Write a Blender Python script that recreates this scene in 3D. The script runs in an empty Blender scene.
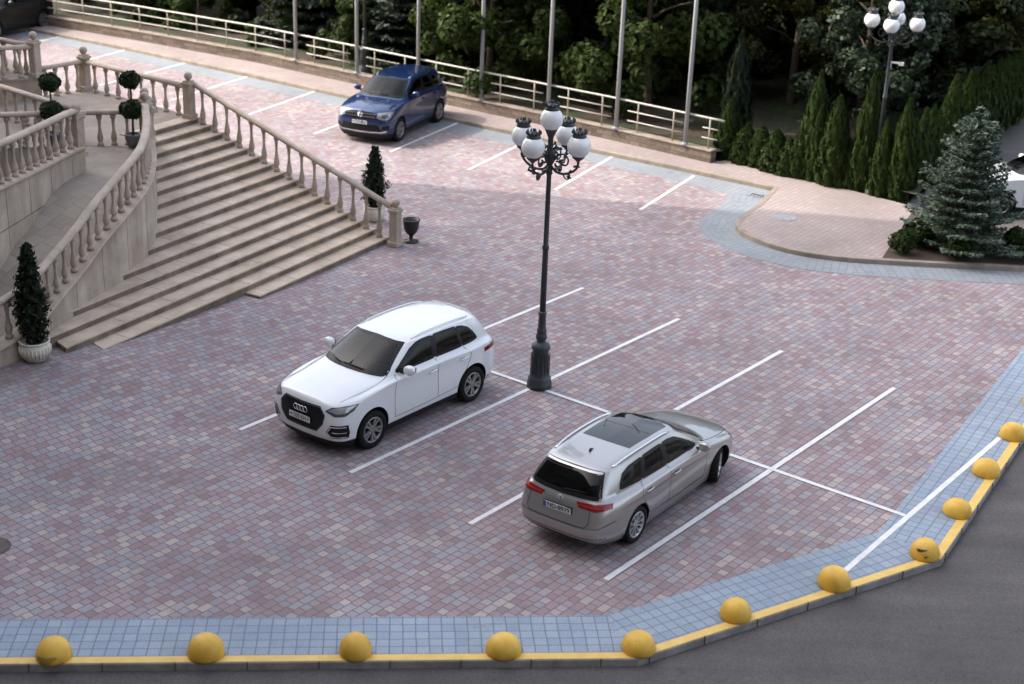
import bpy, bmesh, math, random
import numpy as np
from mathutils import Vector, Matrix
from mathutils.bvhtree import BVHTree

PI = math.pi
C = bpy.context.scene.collection
SC = bpy.context.scene
rng = random.Random(7)

# ------------------------------------------------------------------ camera
CAM_H, PITCH, ROLL, FPX = 12.28, 0.38394, 0.03947, 1520.0
cd = bpy.data.cameras.new('camera')
cam = bpy.data.objects.new('camera', cd); C.objects.link(cam)
fw = Vector((0, math.cos(PITCH), -math.sin(PITCH)))
rt = Vector((1, 0, 0)); up0 = rt.cross(fw)
rr = math.cos(ROLL) * rt + math.sin(ROLL) * up0
uu = -math.sin(ROLL) * rt + math.cos(ROLL) * up0
M = Matrix((rr, uu, -fw)).transposed().to_4x4(); M.translation = (0, 0, CAM_H)
cam.matrix_world = M
cd.sensor_width = 36; cd.lens = FPX / 1024 * 36
cd.clip_start = .1; cd.clip_end = 2000
cd.dof.use_dof = True; cd.dof.focus_distance = 29.5; cd.dof.aperture_fstop = 0.8
SC.camera = cam

# ------------------------------------------------------------------ world, sun, exposure
SUN_EL, SUN_AZ = math.radians(41), math.radians(171)      # direction TOWARDS the sun, from +x counter-clockwise
w = bpy.data.worlds.new('World'); SC.world = w; w.use_nodes = True
nt = w.node_tree; bg = nt.nodes['Background']
sky = nt.nodes.new('ShaderNodeTexSky'); sky.sky_type = 'NISHITA'; sky.sun_disc = False
sky.sun_elevation = SUN_EL; sky.sun_rotation = PI / 2 - SUN_AZ
sky.air_density = 1.0; sky.dust_density = 5.0; sky.ozone_density = 1.0
hs = nt.nodes.new('ShaderNodeHueSaturation'); hs.inputs['Saturation'].default_value = .60      # thin bright haze: a paler sky
nt.links.new(sky.outputs[0], hs.inputs['Color']); nt.links.new(hs.outputs[0], bg.inputs[0]); bg.inputs[1].default_value = 0.15
sd = bpy.data.lights.new('sun', 'SUN'); sd.energy = 1.25; sd.angle = math.radians(.5); sd.color = (1, .93, .82)
sun = bpy.data.objects.new('sun', sd); C.objects.link(sun)
sv = Vector((math.cos(SUN_EL) * math.cos(SUN_AZ), math.cos(SUN_EL) * math.sin(SUN_AZ), math.sin(SUN_EL)))
sun.rotation_euler = sv.to_track_quat('Z', 'Y').to_euler(); sun.location = sv * 80
SC.view_settings.view_transform = 'Standard'; SC.view_settings.look = 'None'
SC.view_settings.gamma = 1; SC.view_settings.exposure = 1.85
SC.view_settings.use_curve_mapping = False
SC.render.engine = 'CYCLES'
SC.cycles.use_denoising = True
SC.cycles.max_bounces = 6; SC.cycles.transparent_max_bounces = 8
SC.cycles.caustics_reflective = False; SC.cycles.caustics_refractive = False

# ------------------------------------------------------------------ helpers
def tag(o, label=None, cat=None, group=None, kind=None):
    if label: o['label'] = label
    if cat: o['category'] = cat
    if group: o['group'] = group
    if kind: o['kind'] = kind
    return o

def thing(name, label, cat, loc=(0, 0, 0), rz=0, group=None):
    o = bpy.data.objects.new(name, None); C.objects.link(o)
    o.empty_display_size = .3
    o.location = loc; o.rotation_euler = (0, 0, rz)
    return tag(o, label, cat, group)

def link_mesh(name, me, parent=None):
    o = bpy.data.objects.new(name, me); C.objects.link(o)
    if parent: o.parent = parent
    return o

def copy_tree(o, parent=None):
    c = o.copy(); C.objects.link(c)
    if parent: c.parent = parent
    for ch in o.children: copy_tree(ch, c)
    return c

class MB:
    def __init__(s): s.v = []; s.f = []; s.m = []; s.sm = []
    def add(s, vs, fs, mi=0, smooth=False):
        b = len(s.v); s.v += [tuple(x) for x in vs]
        for f in fs: s.f.append([b + i for i in f]); s.m.append(mi); s.sm.append(smooth)
    def box(s, c, d, rz=0, mi=0, bev=0):
        x, y, z = d[0] / 2, d[1] / 2, d[2] / 2
        ca, sa = math.cos(rz), math.sin(rz)
        vs = []
        for dz in (-z, z):
            for dx, dy in ((-x, -y), (x, -y), (x, y), (-x, y)):
                vs.append((c[0] + dx * ca - dy * sa, c[1] + dx * sa + dy * ca, c[2] + dz))
        s.add(vs, [(3, 2, 1, 0), (4, 5, 6, 7), (0, 1, 5, 4), (1, 2, 6, 5), (2, 3, 7, 6), (3, 0, 4, 7)], mi)
    def prism(s, poly, z0, z1, mi=0, top_mi=None):
        n = len(poly)
        a = sum(poly[i][0] * poly[(i + 1) % n][1] - poly[(i + 1) % n][0] * poly[i][1] for i in range(n))
        if a < 0: poly = poly[::-1]
        f0 = z0 if callable(z0) else (lambda x, y: z0)
        f1 = z1 if callable(z1) else (lambda x, y: z1)
        vs = [(x, y, f0(x, y)) for x, y in poly] + [(x, y, f1(x, y)) for x, y in poly]
        s.add(vs, [list(range(n))[::-1]] + [(i, (i + 1) % n, n + (i + 1) % n, n + i) for i in range(n)], mi)
        s.add(vs[n:], [list(range(n))], mi if top_mi is None else top_mi)
    def sheet(s, poly, z, mi=0):
        n = len(poly)
        a = sum(poly[i][0] * poly[(i + 1) % n][1] - poly[(i + 1) % n][0] * poly[i][1] for i in range(n))
        if a < 0: poly = poly[::-1]
        s.add([(x, y, z) for x, y in poly], [list(range(n))], mi)
    def tube(s, pts, r, n=8, mi=0, cap=True):
        pts = [Vector(p) for p in pts]; k = len(pts)
        rs = r if isinstance(r, (list, tuple)) else [r] * k
        vs = []; ref = None
        for i, p in enumerate(pts):
            t = (pts[min(i + 1, k - 1)] - pts[max(i - 1, 0)]).normalized()
            if ref is None:
                ref = Vector((0, 0, 1)) if abs(t.z) < .9 else Vector((1, 0, 0))
            a = t.cross(ref).normalized(); b = a.cross(t).normalized(); ref = b
            for j in range(n):
                q = 2 * PI * j / n
                vs.append(p + rs[i] * (math.cos(q) * a + math.sin(q) * b))
        fs = [(i * n + j, i * n + (j + 1) % n, (i + 1) * n + (j + 1) % n, (i + 1) * n + j) for i in range(k - 1) for j in range(n)]
        s.add(vs, fs, mi, True)
        if cap:
            s.add(vs[:n], [list(range(n))[::-1]], mi); s.add(vs[-n:], [list(range(n))], mi)
    def lathe(s, prof, n=16, c=(0, 0, 0), mi=0, smooth=True, axis='z', cap=True):
        vs = []
        for r, h in prof:
            for j in range(n):
                q = 2 * PI * j / n
                if axis == 'z': vs.append((c[0] + r * math.cos(q), c[1] + r * math.sin(q), c[2] + h))
                else: vs.append((c[0] + r * math.cos(q), c[1] + h, c[2] - r * math.sin(q)))
        k = len(prof)
        fs = [(i * n + j, i * n + (j + 1) % n, (i + 1) * n + (j + 1) % n, (i + 1) * n + j) for i in range(k - 1) for j in range(n)]
        s.add(vs, fs, mi, smooth)
        if cap and prof[0][0] > 1e-4: s.add(vs[:n], [list(range(n))[::-1]], mi)
        if cap and prof[-1][0] > 1e-4: s.add(vs[-n:], [list(range(n))], mi)
    def sphere(s, c, r, n=16, k=10, mi=0, sz=1):
        s.lathe([(max(1e-5, r * math.sin(PI * i / k)), -r * sz * math.cos(PI * i / k)) for i in range(k + 1)], n, c, mi)
    def sweep(s, path, sect, mi=0, smooth=False):
        """path: list of (x,y,z); sect: list of (offset to the left, height)"""
        k = len(path); n = len(sect); vs = []
        for i in range(k):
            p = Vector(path[i])
            d0 = Vector(path[i]) - Vector(path[max(i - 1, 0)]); d1 = Vector(path[min(i + 1, k - 1)]) - Vector(path[i])
            d0.z = d1.z = 0
            if d0.length < 1e-6: d0 = d1
            if d1.length < 1e-6: d1 = d0
            d0.normalize(); d1.normalize()
            n0 = Vector((-d0.y, d0.x, 0)); n1 = Vector((-d1.y, d1.x, 0)); m = (n0 + n1).normalized()
            sc = 1 / max(.4, m.dot(n0))
            for o, h in sect: vs.append(p + m * o * sc + Vector((0, 0, h)))
        fs = [(i * n + j, i * n + (j + 1) % n, (i + 1) * n + (j + 1) % n, (i + 1) * n + j) for i in range(k - 1) for j in range(n)]
        s.add(vs, fs, mi, smooth)
        s.add(vs[:n], [list(range(n))[::-1]], mi); s.add(vs[-n:], [list(range(n))], mi)
    def mesh(s, name, mats):
        me = bpy.data.meshes.new(name); me.from_pydata(s.v, [], s.f)
        for m in (mats if isinstance(mats, (list, tuple)) else [mats]): me.materials.append(m)
        me.polygons.foreach_set('material_index', s.m); me.polygons.foreach_set('use_smooth', s.sm)
        me.update(); return me
    def build(s, name, mats, parent=None, bevel=0, recalc=True):
        me = s.mesh(name, mats)
        if recalc or bevel:
            bm = bmesh.new(); bm.from_mesh(me)
            bmesh.ops.remove_doubles(bm, verts=bm.verts, dist=1e-5)
            if recalc: bmesh.ops.recalc_face_normals(bm, faces=bm.faces)
            if bevel:
                es = [e for e in bm.edges if len(e.link_faces) == 2 and e.calc_face_angle(0) > .6]
                bmesh.ops.bevel(bm, geom=es, offset=bevel, segments=2, affect='EDGES', profile=.5)
            bm.to_mesh(me); bm.free()
        return link_mesh(name, me, parent)

# ------------------------------------------------------------------ materials
def mat(name):
    m = bpy.data.materials.new(name); m.use_nodes = True
    return m, m.node_tree.nodes, m.node_tree.links, m.node_tree.nodes['Principled BSDF']
def N(ns, t, **kw):
    n = ns.new(t)
    for k, v in kw.items(): setattr(n, k, v)
    return n
def ramp(ns, stops, interp='LINEAR'):
    r = ns.new('ShaderNodeValToRGB'); r.color_ramp.interpolation = interp
    while len(r.color_ramp.elements) < len(stops): r.color_ramp.elements.new(.5)
    for e, (p, c) in zip(r.color_ramp.elements, stops):
        e.position = p; e.color = (*c, 1) if len(c) == 3 else c
    return r
def noise(ns, ls, vec, scale, detail=4, rough=.6):
    n = ns.new('ShaderNodeTexNoise'); n.inputs['Scale'].default_value = scale
    n.inputs['Detail'].default_value = detail; n.inputs['Roughness'].default_value = rough
    if vec is not None: ls.new(vec, n.inputs['Vector'])
    return n
def mixc(ns, ls, a, b, f, mode='MIX'):
    m = ns.new('ShaderNodeMix'); m.data_type = 'RGBA'; m.blend_type = mode
    for sock, v in ((m.inputs[0], f), (m.inputs[6], a), (m.inputs[7], b)):
        if isinstance(v, (int, float)): sock.default_value = v
        elif isinstance(v, tuple): sock.default_value = (*v, 1)
        else: ls.new(v, sock)
    return m.outputs[2]
def bump(ns, ls, p, h, strength=.3, dist=.01):
    b = ns.new('ShaderNodeBump'); b.inputs['Strength'].default_value = strength; b.inputs['Distance'].default_value = dist
    ls.new(h, b.inputs['Height']); ls.new(b.outputs[0], p.inputs['Normal'])

def simple(name, col, rough=.5, metal=0, coat=0, vary=.0, vscale=6, spec=.5, bumpy=0):
    m, ns, ls, p = mat(name)
    p.inputs['Roughness'].default_value = rough; p.inputs['Metallic'].default_value = metal
    p.inputs['Coat Weight'].default_value = coat; p.inputs['Coat Roughness'].default_value = .03
    p.inputs['Specular IOR Level'].default_value = spec
    if vary:
        tc = ns.new('ShaderNodeTexCoord'); n = noise(ns, ls, tc.outputs['Object'], vscale, 5)
        r = ramp(ns, [(.3, tuple(c * (1 - vary) for c in col)), (.7, tuple(min(1, c * (1 + vary)) for c in col))])
        ls.new(n.outputs[0], r.inputs[0]); ls.new(r.outputs[0], p.inputs['Base Color'])
        if bumpy: bump(ns, ls, p, n.outputs[0], bumpy, .01)
    else: p.inputs['Base Color'].default_value = (*col, 1)
    return m

def paver_mat(name, ang, bw, bh, cols, mortar, offset=.5, squash=1.0, sqf=2, msize=.012, worn=.25, bumps=.4, drift=.6):
    """stone setts: brick texture used as one random number per stone -> colour ramp"""
    m, ns, ls, p = mat(name)
    g = ns.new('ShaderNodeNewGeometry')
    mp = ns.new('ShaderNodeMapping'); mp.inputs['Rotation'].default_value = (0, 0, -ang)
    ls.new(g.outputs['Position'], mp.inputs[0])
    # slight wobble so joints are not ruler straight
    nz = noise(ns, ls, g.outputs['Position'], 1.7, 2)
    va = ns.new('ShaderNodeVectorMath'); va.operation = 'SCALE'; va.inputs['Scale'].default_value = .03
    vs_ = ns.new('ShaderNodeVectorMath'); vs_.operation = 'SUBTRACT'; vs_.inputs[1].default_value = (.5, .5, .5)
    ls.new(nz.outputs['Color'], vs_.inputs[0]); ls.new(vs_.outputs[0], va.inputs[0])
    ad = ns.new('ShaderNodeVectorMath'); ad.operation = 'ADD'; ls.new(mp.outputs[0], ad.inputs[0]); ls.new(va.outputs[0], ad.inputs[1])
    b = ns.new('ShaderNodeTexBrick'); b.offset = offset; b.offset_frequency = 2; b.squash = squash; b.squash_frequency = sqf
    b.inputs['Scale'].default_value = 1; b.inputs['Brick Width'].default_value = bw; b.inputs['Row Height'].default_value = bh
    b.inputs['Mortar Size'].default_value = msize; b.inputs['Mortar Smooth'].default_value = .25; b.inputs['Bias'].default_value = 0
    b.inputs['Color1'].default_value = (0, 0, 0, 1); b.inputs['Color2'].default_value = (1, 1, 1, 1); b.inputs['Mortar'].default_value = (.5, .5, .5, 1)
    ls.new(ad.outputs[0], b.inputs[0])
    k = len(cols)
    r = ramp(ns, [((i + .0) / (k - 1), c) for i, c in enumerate(cols)], 'LINEAR')
    nd = noise(ns, ls, g.outputs['Position'], .55, 3); ma = ns.new('ShaderNodeMath'); ma.operation = 'MULTIPLY_ADD'; ma.inputs[1].default_value = drift; ma.inputs[2].default_value = -drift / 2
    ls.new(nd.outputs[0], ma.inputs[0]); ms = ns.new('ShaderNodeMath'); ms.operation = 'ADD'; ls.new(ma.outputs[0], ms.inputs[0]); ls.new(b.outputs['Color'], ms.inputs[1])
    ls.new(ms.outputs[0], r.inputs[0])
    n1 = noise(ns, ls, g.outputs['Position'], .35, 4); n2 = noise(ns, ls, g.outputs['Position'], 38, 3)
    r1 = ramp(ns, [(.3, (1 - worn,) * 3), (.7, (1 + worn * .4,) * 3)]); ls.new(n1.outputs[0], r1.inputs[0])
    r2 = ramp(ns, [(.25, (.8,) * 3), (.75, (1.15,) * 3)]); ls.new(n2.outputs[0], r2.inputs[0])
    c = mixc(ns, ls, r.outputs[0], r1.outputs[0], 1.0, 'MULTIPLY'); c = mixc(ns, ls, c, r2.outputs[0], 1.0, 'MULTIPLY')
    # scattered dark stains
    n3 = noise(ns, ls, g.outputs['Position'], 1.1, 6, .7); r3 = ramp(ns, [(.60, (0,) * 3), (.72, (.5,) * 3)]); ls.new(n3.outputs[0], r3.inputs[0])
    c = mixc(ns, ls, c, tuple(x * .8 for x in mortar), r3.outputs[0])
    c = mixc(ns, ls, c, mortar, b.outputs['Fac'])
    ls.new(c, p.inputs['Base Color']); p.inputs['Roughness'].default_value = .8; p.inputs['Specular IOR Level'].default_value = .3
    inv = ns.new('ShaderNodeMath'); inv.operation = 'SUBTRACT'; inv.inputs[0].default_value = 1; ls.new(b.outputs['Fac'], inv.inputs[1])
    bump(ns, ls, p, inv.outputs[0], bumps, .006)
    return m

A_LINE = math.radians(52.0)
M_PAVE = paver_mat('red_setts', A_LINE, .235, .158,
    [(0.266, 0.187, 0.194), (0.291, 0.21, 0.216), (0.306, 0.226, 0.236), (0.336, 0.255, 0.257), (0.313, 0.243, 0.257), (0.3, 0.255, 0.274), (0.291, 0.273, 0.298), (0.321, 0.298, 0.316), (0.379, 0.317, 0.304), (0.416, 0.354, 0.327)],
    (.13, .108, .112), squash=.68, sqf=2, msize=.009)
BLUE = [(.255, .31, .385), (.31, .365, .43), (.28, .335, .41), (.325, .375, .43), (.265, .32, .40), (.295, .34, .395)]
def blue_mat(ang, bw=.19, bh=.19, off=0, cols=None): return paver_mat('blue_grey_setts', ang, bw, bh, cols or BLUE, (.14, .165, .205), offset=off, worn=.18, msize=.009)
BLUE_FAR = [(.22, .245, .265), (.26, .28, .295), (.24, .26, .28), (.27, .285, .295)]
M_WALK = paver_mat('pink_setts', math.radians(54.5), .22, .16, [(.31, .25, .24), (.35, .285, .27), (.33, .275, .265), (.32, .265, .255), (.375, .31, .29)], (.21, .175, .165), squash=.7)

def stone_mat(name, c0, c1, scale=3, streak=.3, jx=0):
    m, ns, ls, p = mat(name)
    tc = ns.new('ShaderNodeNewGeometry')
    n = noise(ns, ls, tc.outputs['Position'], scale, 6, .65); r = ramp(ns, [(.3, c0), (.68, c1)]); ls.new(n.outputs[0], r.inputs[0])
    mp = ns.new('ShaderNodeMapping'); mp.inputs['Scale'].default_value = (1.6, 1.6, .45); ls.new(tc.outputs['Position'], mp.inputs[0])
    n2 = noise(ns, ls, mp.outputs[0], 1.3, 5); r2 = ramp(ns, [(.35, (1 - streak,) * 3), (.62, (1.05,) * 3)]); ls.new(n2.outputs[0], r2.inputs[0])
    c = mixc(ns, ls, r.outputs[0], r2.outputs[0], 1.0, 'MULTIPLY')
    n3 = noise(ns, ls, tc.outputs['Position'], 60, 2); r3 = ramp(ns, [(.3, (.88,) * 3), (.7, (1.1,) * 3)]); ls.new(n3.outputs[0], r3.inputs[0])
    c = mixc(ns, ls, c, r3.outputs[0], 1.0, 'MULTIPLY')
    ls.new(c, p.inputs['Base Color']); p.inputs['Roughness'].default_value = .75; p.inputs['Specular IOR Level'].default_value = .3
    bump(ns, ls, p, n3.outputs[0], .15, .004)
    return m
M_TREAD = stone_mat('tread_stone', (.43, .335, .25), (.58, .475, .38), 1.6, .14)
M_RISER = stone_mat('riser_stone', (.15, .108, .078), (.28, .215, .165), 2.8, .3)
M_WALL = stone_mat('wall_stone', (.33, .25, .185), (.46, .37, .29), 1.4, .25)
M_CAP = stone_mat('cap_stone', (.41, .325, .255), (.53, .44, .36), 2, .18)
M_BAL = stone_mat('baluster_stone', (.37, .29, .225), (.50, .415, .335), 4, .22)
M_KERB = stone_mat('kerb_stone', (.25, .205, .165), (.34, .285, .235), 3, .25)
M_KERBG = stone_mat('grey_kerb_stone', (.24, .22, .21), (.36, .34, .325), 5, .25)

def floor_mat():
    return paver_mat('landing_tiles', math.radians(61.5), .4, .4, [(.31, .255, .205), (.36, .30, .25), (.33, .275, .225), (.38, .32, .27)], (.20, .16, .135), offset=.5, msize=.006, bumps=.1)
M_FLOOR = floor_mat()
def block_wall_mat():
    m, ns, ls, p = mat('rough_block_stone')
    tc = ns.new('ShaderNodeTexCoord')
    b = ns.new('ShaderNodeTexBrick'); b.inputs['Scale'].default_value = 1; b.inputs['Brick Width'].default_value = .38; b.inputs['Row Height'].default_value = .125
    b.inputs['Mortar Size'].default_value = .012; b.inputs['Color1'].default_value = (.11, .085, .065, 1); b.inputs['Color2'].default_value = (.21, .165, .13, 1); b.offset = .37; b.squash = 1.5; b.inputs['Mortar'].default_value = (.11, .085, .07, 1)
    ls.new(tc.outputs['UV'], b.inputs[0])
    n = noise(ns, ls, tc.outputs['Object'], 12, 5); r = ramp(ns, [(.3, (.7,) * 3), (.7, (1.2,) * 3)]); ls.new(n.outputs[0], r.inputs[0])
    ls.new(mixc(ns, ls, b.outputs[0], r.outputs[0], 1.0, 'MULTIPLY'), p.inputs['Base Color']); p.inputs['Roughness'].default_value = .9
    bump(ns, ls, p, n.outputs[0], .6, .03)
    return m
M_BLOCK = block_wall_mat()

def asphalt():
    m, ns, ls, p = mat('asphalt')
    g = ns.new('ShaderNodeNewGeometry')
    n1 = noise(ns, ls, g.outputs['Position'], .6, 5, .6); n2 = noise(ns, ls, g.outputs['Position'], 90, 2)
    mp = ns.new('ShaderNodeMapping'); mp.inputs['Rotation'].default_value = (0, 0, -.55); mp.inputs['Scale'].default_value = (.25, 2.5, 1); ls.new(g.outputs['Position'], mp.inputs[0])
    n3 = noise(ns, ls, mp.outputs[0], .8, 4)
    r = ramp(ns, [(.3, (.066, .059, .057)), (.7, (.096, .087, .085))]); ls.new(n1.outputs[0], r.inputs[0])
    r2 = ramp(ns, [(.3, (.45,) * 3), (.72, (1.6,) * 3)]); ls.new(n2.outputs[0], r2.inputs[0])
    r3 = ramp(ns, [(.3, (.85,) * 3), (.7, (1.12,) * 3)]); ls.new(n3.outputs[0], r3.inputs[0])
    c = mixc(ns, ls, r.outputs[0], r2.outputs[0], 1.0, 'MULTIPLY'); c = mixc(ns, ls, c, r3.outputs[0], 1.0, 'MULTIPLY')
    n4 = noise(ns, ls, g.outputs['Position'], 22, 4, .7); r4 = ramp(ns, [(.32, (.78,) * 3), (.68, (1.2,) * 3)]); ls.new(n4.outputs[0], r4.inputs[0]); c = mixc(ns, ls, c, r4.outputs[0], 1.0, 'MULTIPLY')
    n5 = noise(ns, ls, g.outputs['Position'], 2.2, 5, .7); r5 = ramp(ns, [(.60, (1,) * 3), (.72, (.72,) * 3)]); ls.new(n5.outputs[0], r5.inputs[0]); c = mixc(ns, ls, c, r5.outputs[0], 1.0, 'MULTIPLY')
    ls.new(c, p.inputs['Base Color']); p.inputs['Roughness'].default_value = .85; bump(ns, ls, p, n2.outputs[0], .3, .006)
    return m
M_ASPH = asphalt()

def worn_paint(name, col, under, amount=.5, rough=.6, scale=14):
    m, ns, ls, p = mat(name)
    g = ns.new('ShaderNodeNewGeometry'); n = noise(ns, ls, g.outputs['Position'], scale, 6, .75)
    r = ramp(ns, [(amount, (0,) * 3), (amount + .07, (1,) * 3)]); ls.new(n.outputs[0], r.inputs[0])
    n2 = noise(ns, ls, g.outputs['Position'], 4, 4); r2 = ramp(ns, [(.3, (.85,) * 3), (.7, (1.05,) * 3)]); ls.new(n2.outputs[0], r2.inputs[0])
    c = mixc(ns, ls, col, r2.outputs[0], 1.0, 'MULTIPLY')
    ls.new(mixc(ns, ls, c, under, r.outputs[0]), p.inputs['Base Color']); p.inputs['Roughness'].default_value = rough
    return m
M_LINE = worn_paint('white_line_paint', (.70, .69, .68), (.36, .30, .30), .60, scale=24)
M_YEL = worn_paint('yellow_kerb_paint', (.72, .47, .12), (.35, .28, .17), .67)
def bollard_mat():
    m, ns, ls, p = mat('yellow_bollard_paint')
    tc = ns.new('ShaderNodeTexCoord'); oi = ns.new('ShaderNodeObjectInfo')
    ad = ns.new('ShaderNodeVectorMath'); ad.operation = 'ADD'; ls.new(tc.outputs['Object'], ad.inputs[0])
    cx = ns.new('ShaderNodeCombineXYZ'); mu = ns.new('ShaderNodeMath'); mu.operation = 'MULTIPLY'; mu.inputs[1].default_value = 37
    ls.new(oi.outputs['Random'], mu.inputs[0]); ls.new(mu.outputs[0], cx.inputs[0]); ls.new(cx.outputs[0], ad.inputs[1])
    n = noise(ns, ls, ad.outputs[0], 5, 6, .7); r = ramp(ns, [(.61, (0,) * 3), (.70, (.7,) * 3)]); ls.new(n.outputs[0], r.inputs[0])
    n2 = noise(ns, ls, ad.outputs[0], 2.5, 3); r2 = ramp(ns, [(.3, (.56, .31, .03)), (.7, (.78, .48, .07))]); ls.new(n2.outputs[0], r2.inputs[0])
    ls.new(mixc(ns, ls, r2.outputs[0], (.26, .16, .05), r.outputs[0]), p.inputs['Base Color']); p.inputs['Roughness'].default_value = .5
    bump(ns, ls, p, n.outputs[0], .2, .02)
    return m
M_BOL = bollard_mat()

def ground_mat():
    m, ns, ls, p = mat('soil_and_grass')
    g = ns.new('ShaderNodeNewGeometry'); n = noise(ns, ls, g.outputs['Position'], .35, 5, .65); n2 = noise(ns, ls, g.outputs['Position'], 9, 4)
    r = ramp(ns, [(.40, (.06, .038, .024)), (.5, (.028, .028, .013)), (.62, (.032, .055, .014))]); ls.new(n.outputs[0], r.inputs[0])
    r2 = ramp(ns, [(.3, (.5,) * 3), (.7, (1.3,) * 3)]); ls.new(n2.outputs[0], r2.inputs[0])
    ls.new(mixc(ns, ls, r.outputs[0], r2.outputs[0], 1.0, 'MULTIPLY'), p.inputs['Base Color']); p.inputs['Roughness'].default_value = .95
    bump(ns, ls, p, n2.outputs[0], .8, .06)
    return m
M_GROUND = ground_mat()
M_MULCH = simple('bark_mulch', (.06, .042, .033), .95, vary=.5, vscale=25, bumpy=.8)

def leaf_mat(name, cols, trans=.35, rough=.55):
    m, ns, ls, p = mat(name)
    g = ns.new('ShaderNodeNewGeometry'); k = len(cols)
    r = ramp(ns, [(i / max(1, k - 1), c) for i, c in enumerate(cols)]); ls.new(g.outputs['Random Per Island'], r.inputs[0])
    ls.new(r.outputs[0], p.inputs['Base Color']); p.inputs['Roughness'].default_value = rough; p.inputs['Specular IOR Level'].default_value = .15
    t = ns.new('ShaderNodeBsdfTranslucent'); ls.new(r.outputs[0], t.inputs[0])
    mx = ns.new('ShaderNodeMixShader'); mx.inputs[0].default_value = trans
    ls.new(p.outputs[0], mx.inputs[1]); ls.new(t.outputs[0], mx.inputs[2]); ls.new(mx.outputs[0], ns['Material Output'].inputs[0])
    return m
M_LEAF = leaf_mat('broad_leaves', [(0.0239, 0.0398, 0.0096), (0.0359, 0.0588, 0.0134), (0.0598, 0.0872, 0.0208), (0.0319, 0.0521, 0.0119)])
M_LEAFO = leaf_mat('olive_leaves', [(0.0297, 0.0351, 0.0097), (0.0465, 0.051, 0.0138), (0.0651, 0.0659, 0.018), (0.0371, 0.0422, 0.011)])
M_LEAFS = leaf_mat('silver_backed_leaves', [(0.0232, 0.0396, 0.018), (0.0331, 0.054, 0.0216), (0.0397, 0.0576, 0.0288), (0.1457, 0.18, 0.144)], .2)
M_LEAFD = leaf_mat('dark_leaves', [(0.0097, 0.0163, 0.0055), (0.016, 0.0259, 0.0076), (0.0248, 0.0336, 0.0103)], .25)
M_THUJA = leaf_mat('thuja_scales', [(0.0146, 0.0287, 0.0059), (0.022, 0.0414, 0.0084), (0.0342, 0.0563, 0.0109), (0.0268, 0.0391, 0.0101)], .2)
M_SPRUCE = leaf_mat('blue_spruce_needles', [(0.048, 0.0765, 0.0533), (0.096, 0.135, 0.0943), (0.184, 0.2385, 0.1722), (0.076, 0.1125, 0.0779)], .1)
M_FIR = leaf_mat('dark_fir_needles', [(.02, .034, .022), (.035, .05, .035), (.09, .11, .09)], .1)
M_BOX = leaf_mat('clipped_leaves', [(.012, .024, .009), (.02, .036, .012), (.032, .05, .018)], .15)
M_CYP = leaf_mat('dark_conifer_scales', [(.008, .014, .008), (.014, .022, .011), (.022, .032, .016)], .1)
M_BARK = simple('bark', (.085, .06, .042), .95, vary=.4, vscale=9, bumpy=.8)

M_IRON = simple('dark_painted_iron', (.028, .034, .038), .45, vary=.15, vscale=12)
M_BLACK = simple('black_iron', (.012, .012, .013), .4)
M_OPAL = simple('white_opal_glass', (.80, .80, .80), .12, coat=.3)
M_POLE = simple('pale_grey_pole_paint', (.30, .305, .31), .4, vary=.06)
M_RAIL = simple('cream_rail_paint', (.42, .40, .36), .4, vary=.08)
M_RAILP = simple('weathered_post_paint', (.36, .31, .24), .5, vary=.2)
M_POT = simple('cream_pot_glaze', (.62, .57, .48), .5, vary=.12, vscale=8)
M_POTG = simple('grey_pot', (.12, .125, .13), .5, vary=.15)
M_SOIL = simple('pot_soil', (.04, .028, .02), .95, vary=.3, vscale=20)
M_COVER = simple('cast_iron_cover', (.075, .06, .05), .6, .3, vary=.4, vscale=14, bumpy=.5)
M_HOTEL = simple('hotel_render', (.33, .30, .27), .85, vary=.08, vscale=.5)
M_HGLASS = simple('hotel_window_glass', (.03, .035, .04), .08, coat=.5)

M_TYRE = simple('tyre_rubber', (.013, .013, .013), .8, vary=.2, vscale=20, spec=.15)
M_RIMS = simple('silver_alloy', (.52, .52, .53), .32, .85)
M_RIMG = simple('grey_alloy', (.30, .295, .29), .35, .75)
M_HUB = simple('brake_dark', (.02, .02, .02), .6)
M_GLASS = simple('tinted_car_glass', (.010, .012, .013), .03, spec=.45)
M_TRIM = simple('black_trim', (.009, .009, .010), .35, spec=.22)
M_PLAS = simple('black_plastic', (.014, .014, .015), .6, spec=.2)
M_SEAM = simple('panel_gap', (.02, .02, .02), .8)
M_SEAMW = simple('pale_panel_gap', (.20, .20, .21), .8)
M_CHROME = simple('chrome', (.75, .75, .76), .15, 1)
M_LAMPC = simple('clear_lamp_lens', (.30, .31, .32), .08, .3, coat=1)
M_LAMPD = simple('dark_lamp_housing', (.06, .063, .068), .15, coat=1)
M_RED = simple('red_lamp_lens', (.20, .003, .006), .2, coat=.4)
M_REDL = simple('light_red_lamp_lens', (.42, .03, .03), .25)
M_PLATE = simple('number_plate_white', (.74, .74, .73), .4)
M_PBLUE = simple('number_plate_blue', (.02, .09, .42), .4)
M_TEXT = simple('number_plate_text', (.015, .015, .02), .5)
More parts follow.
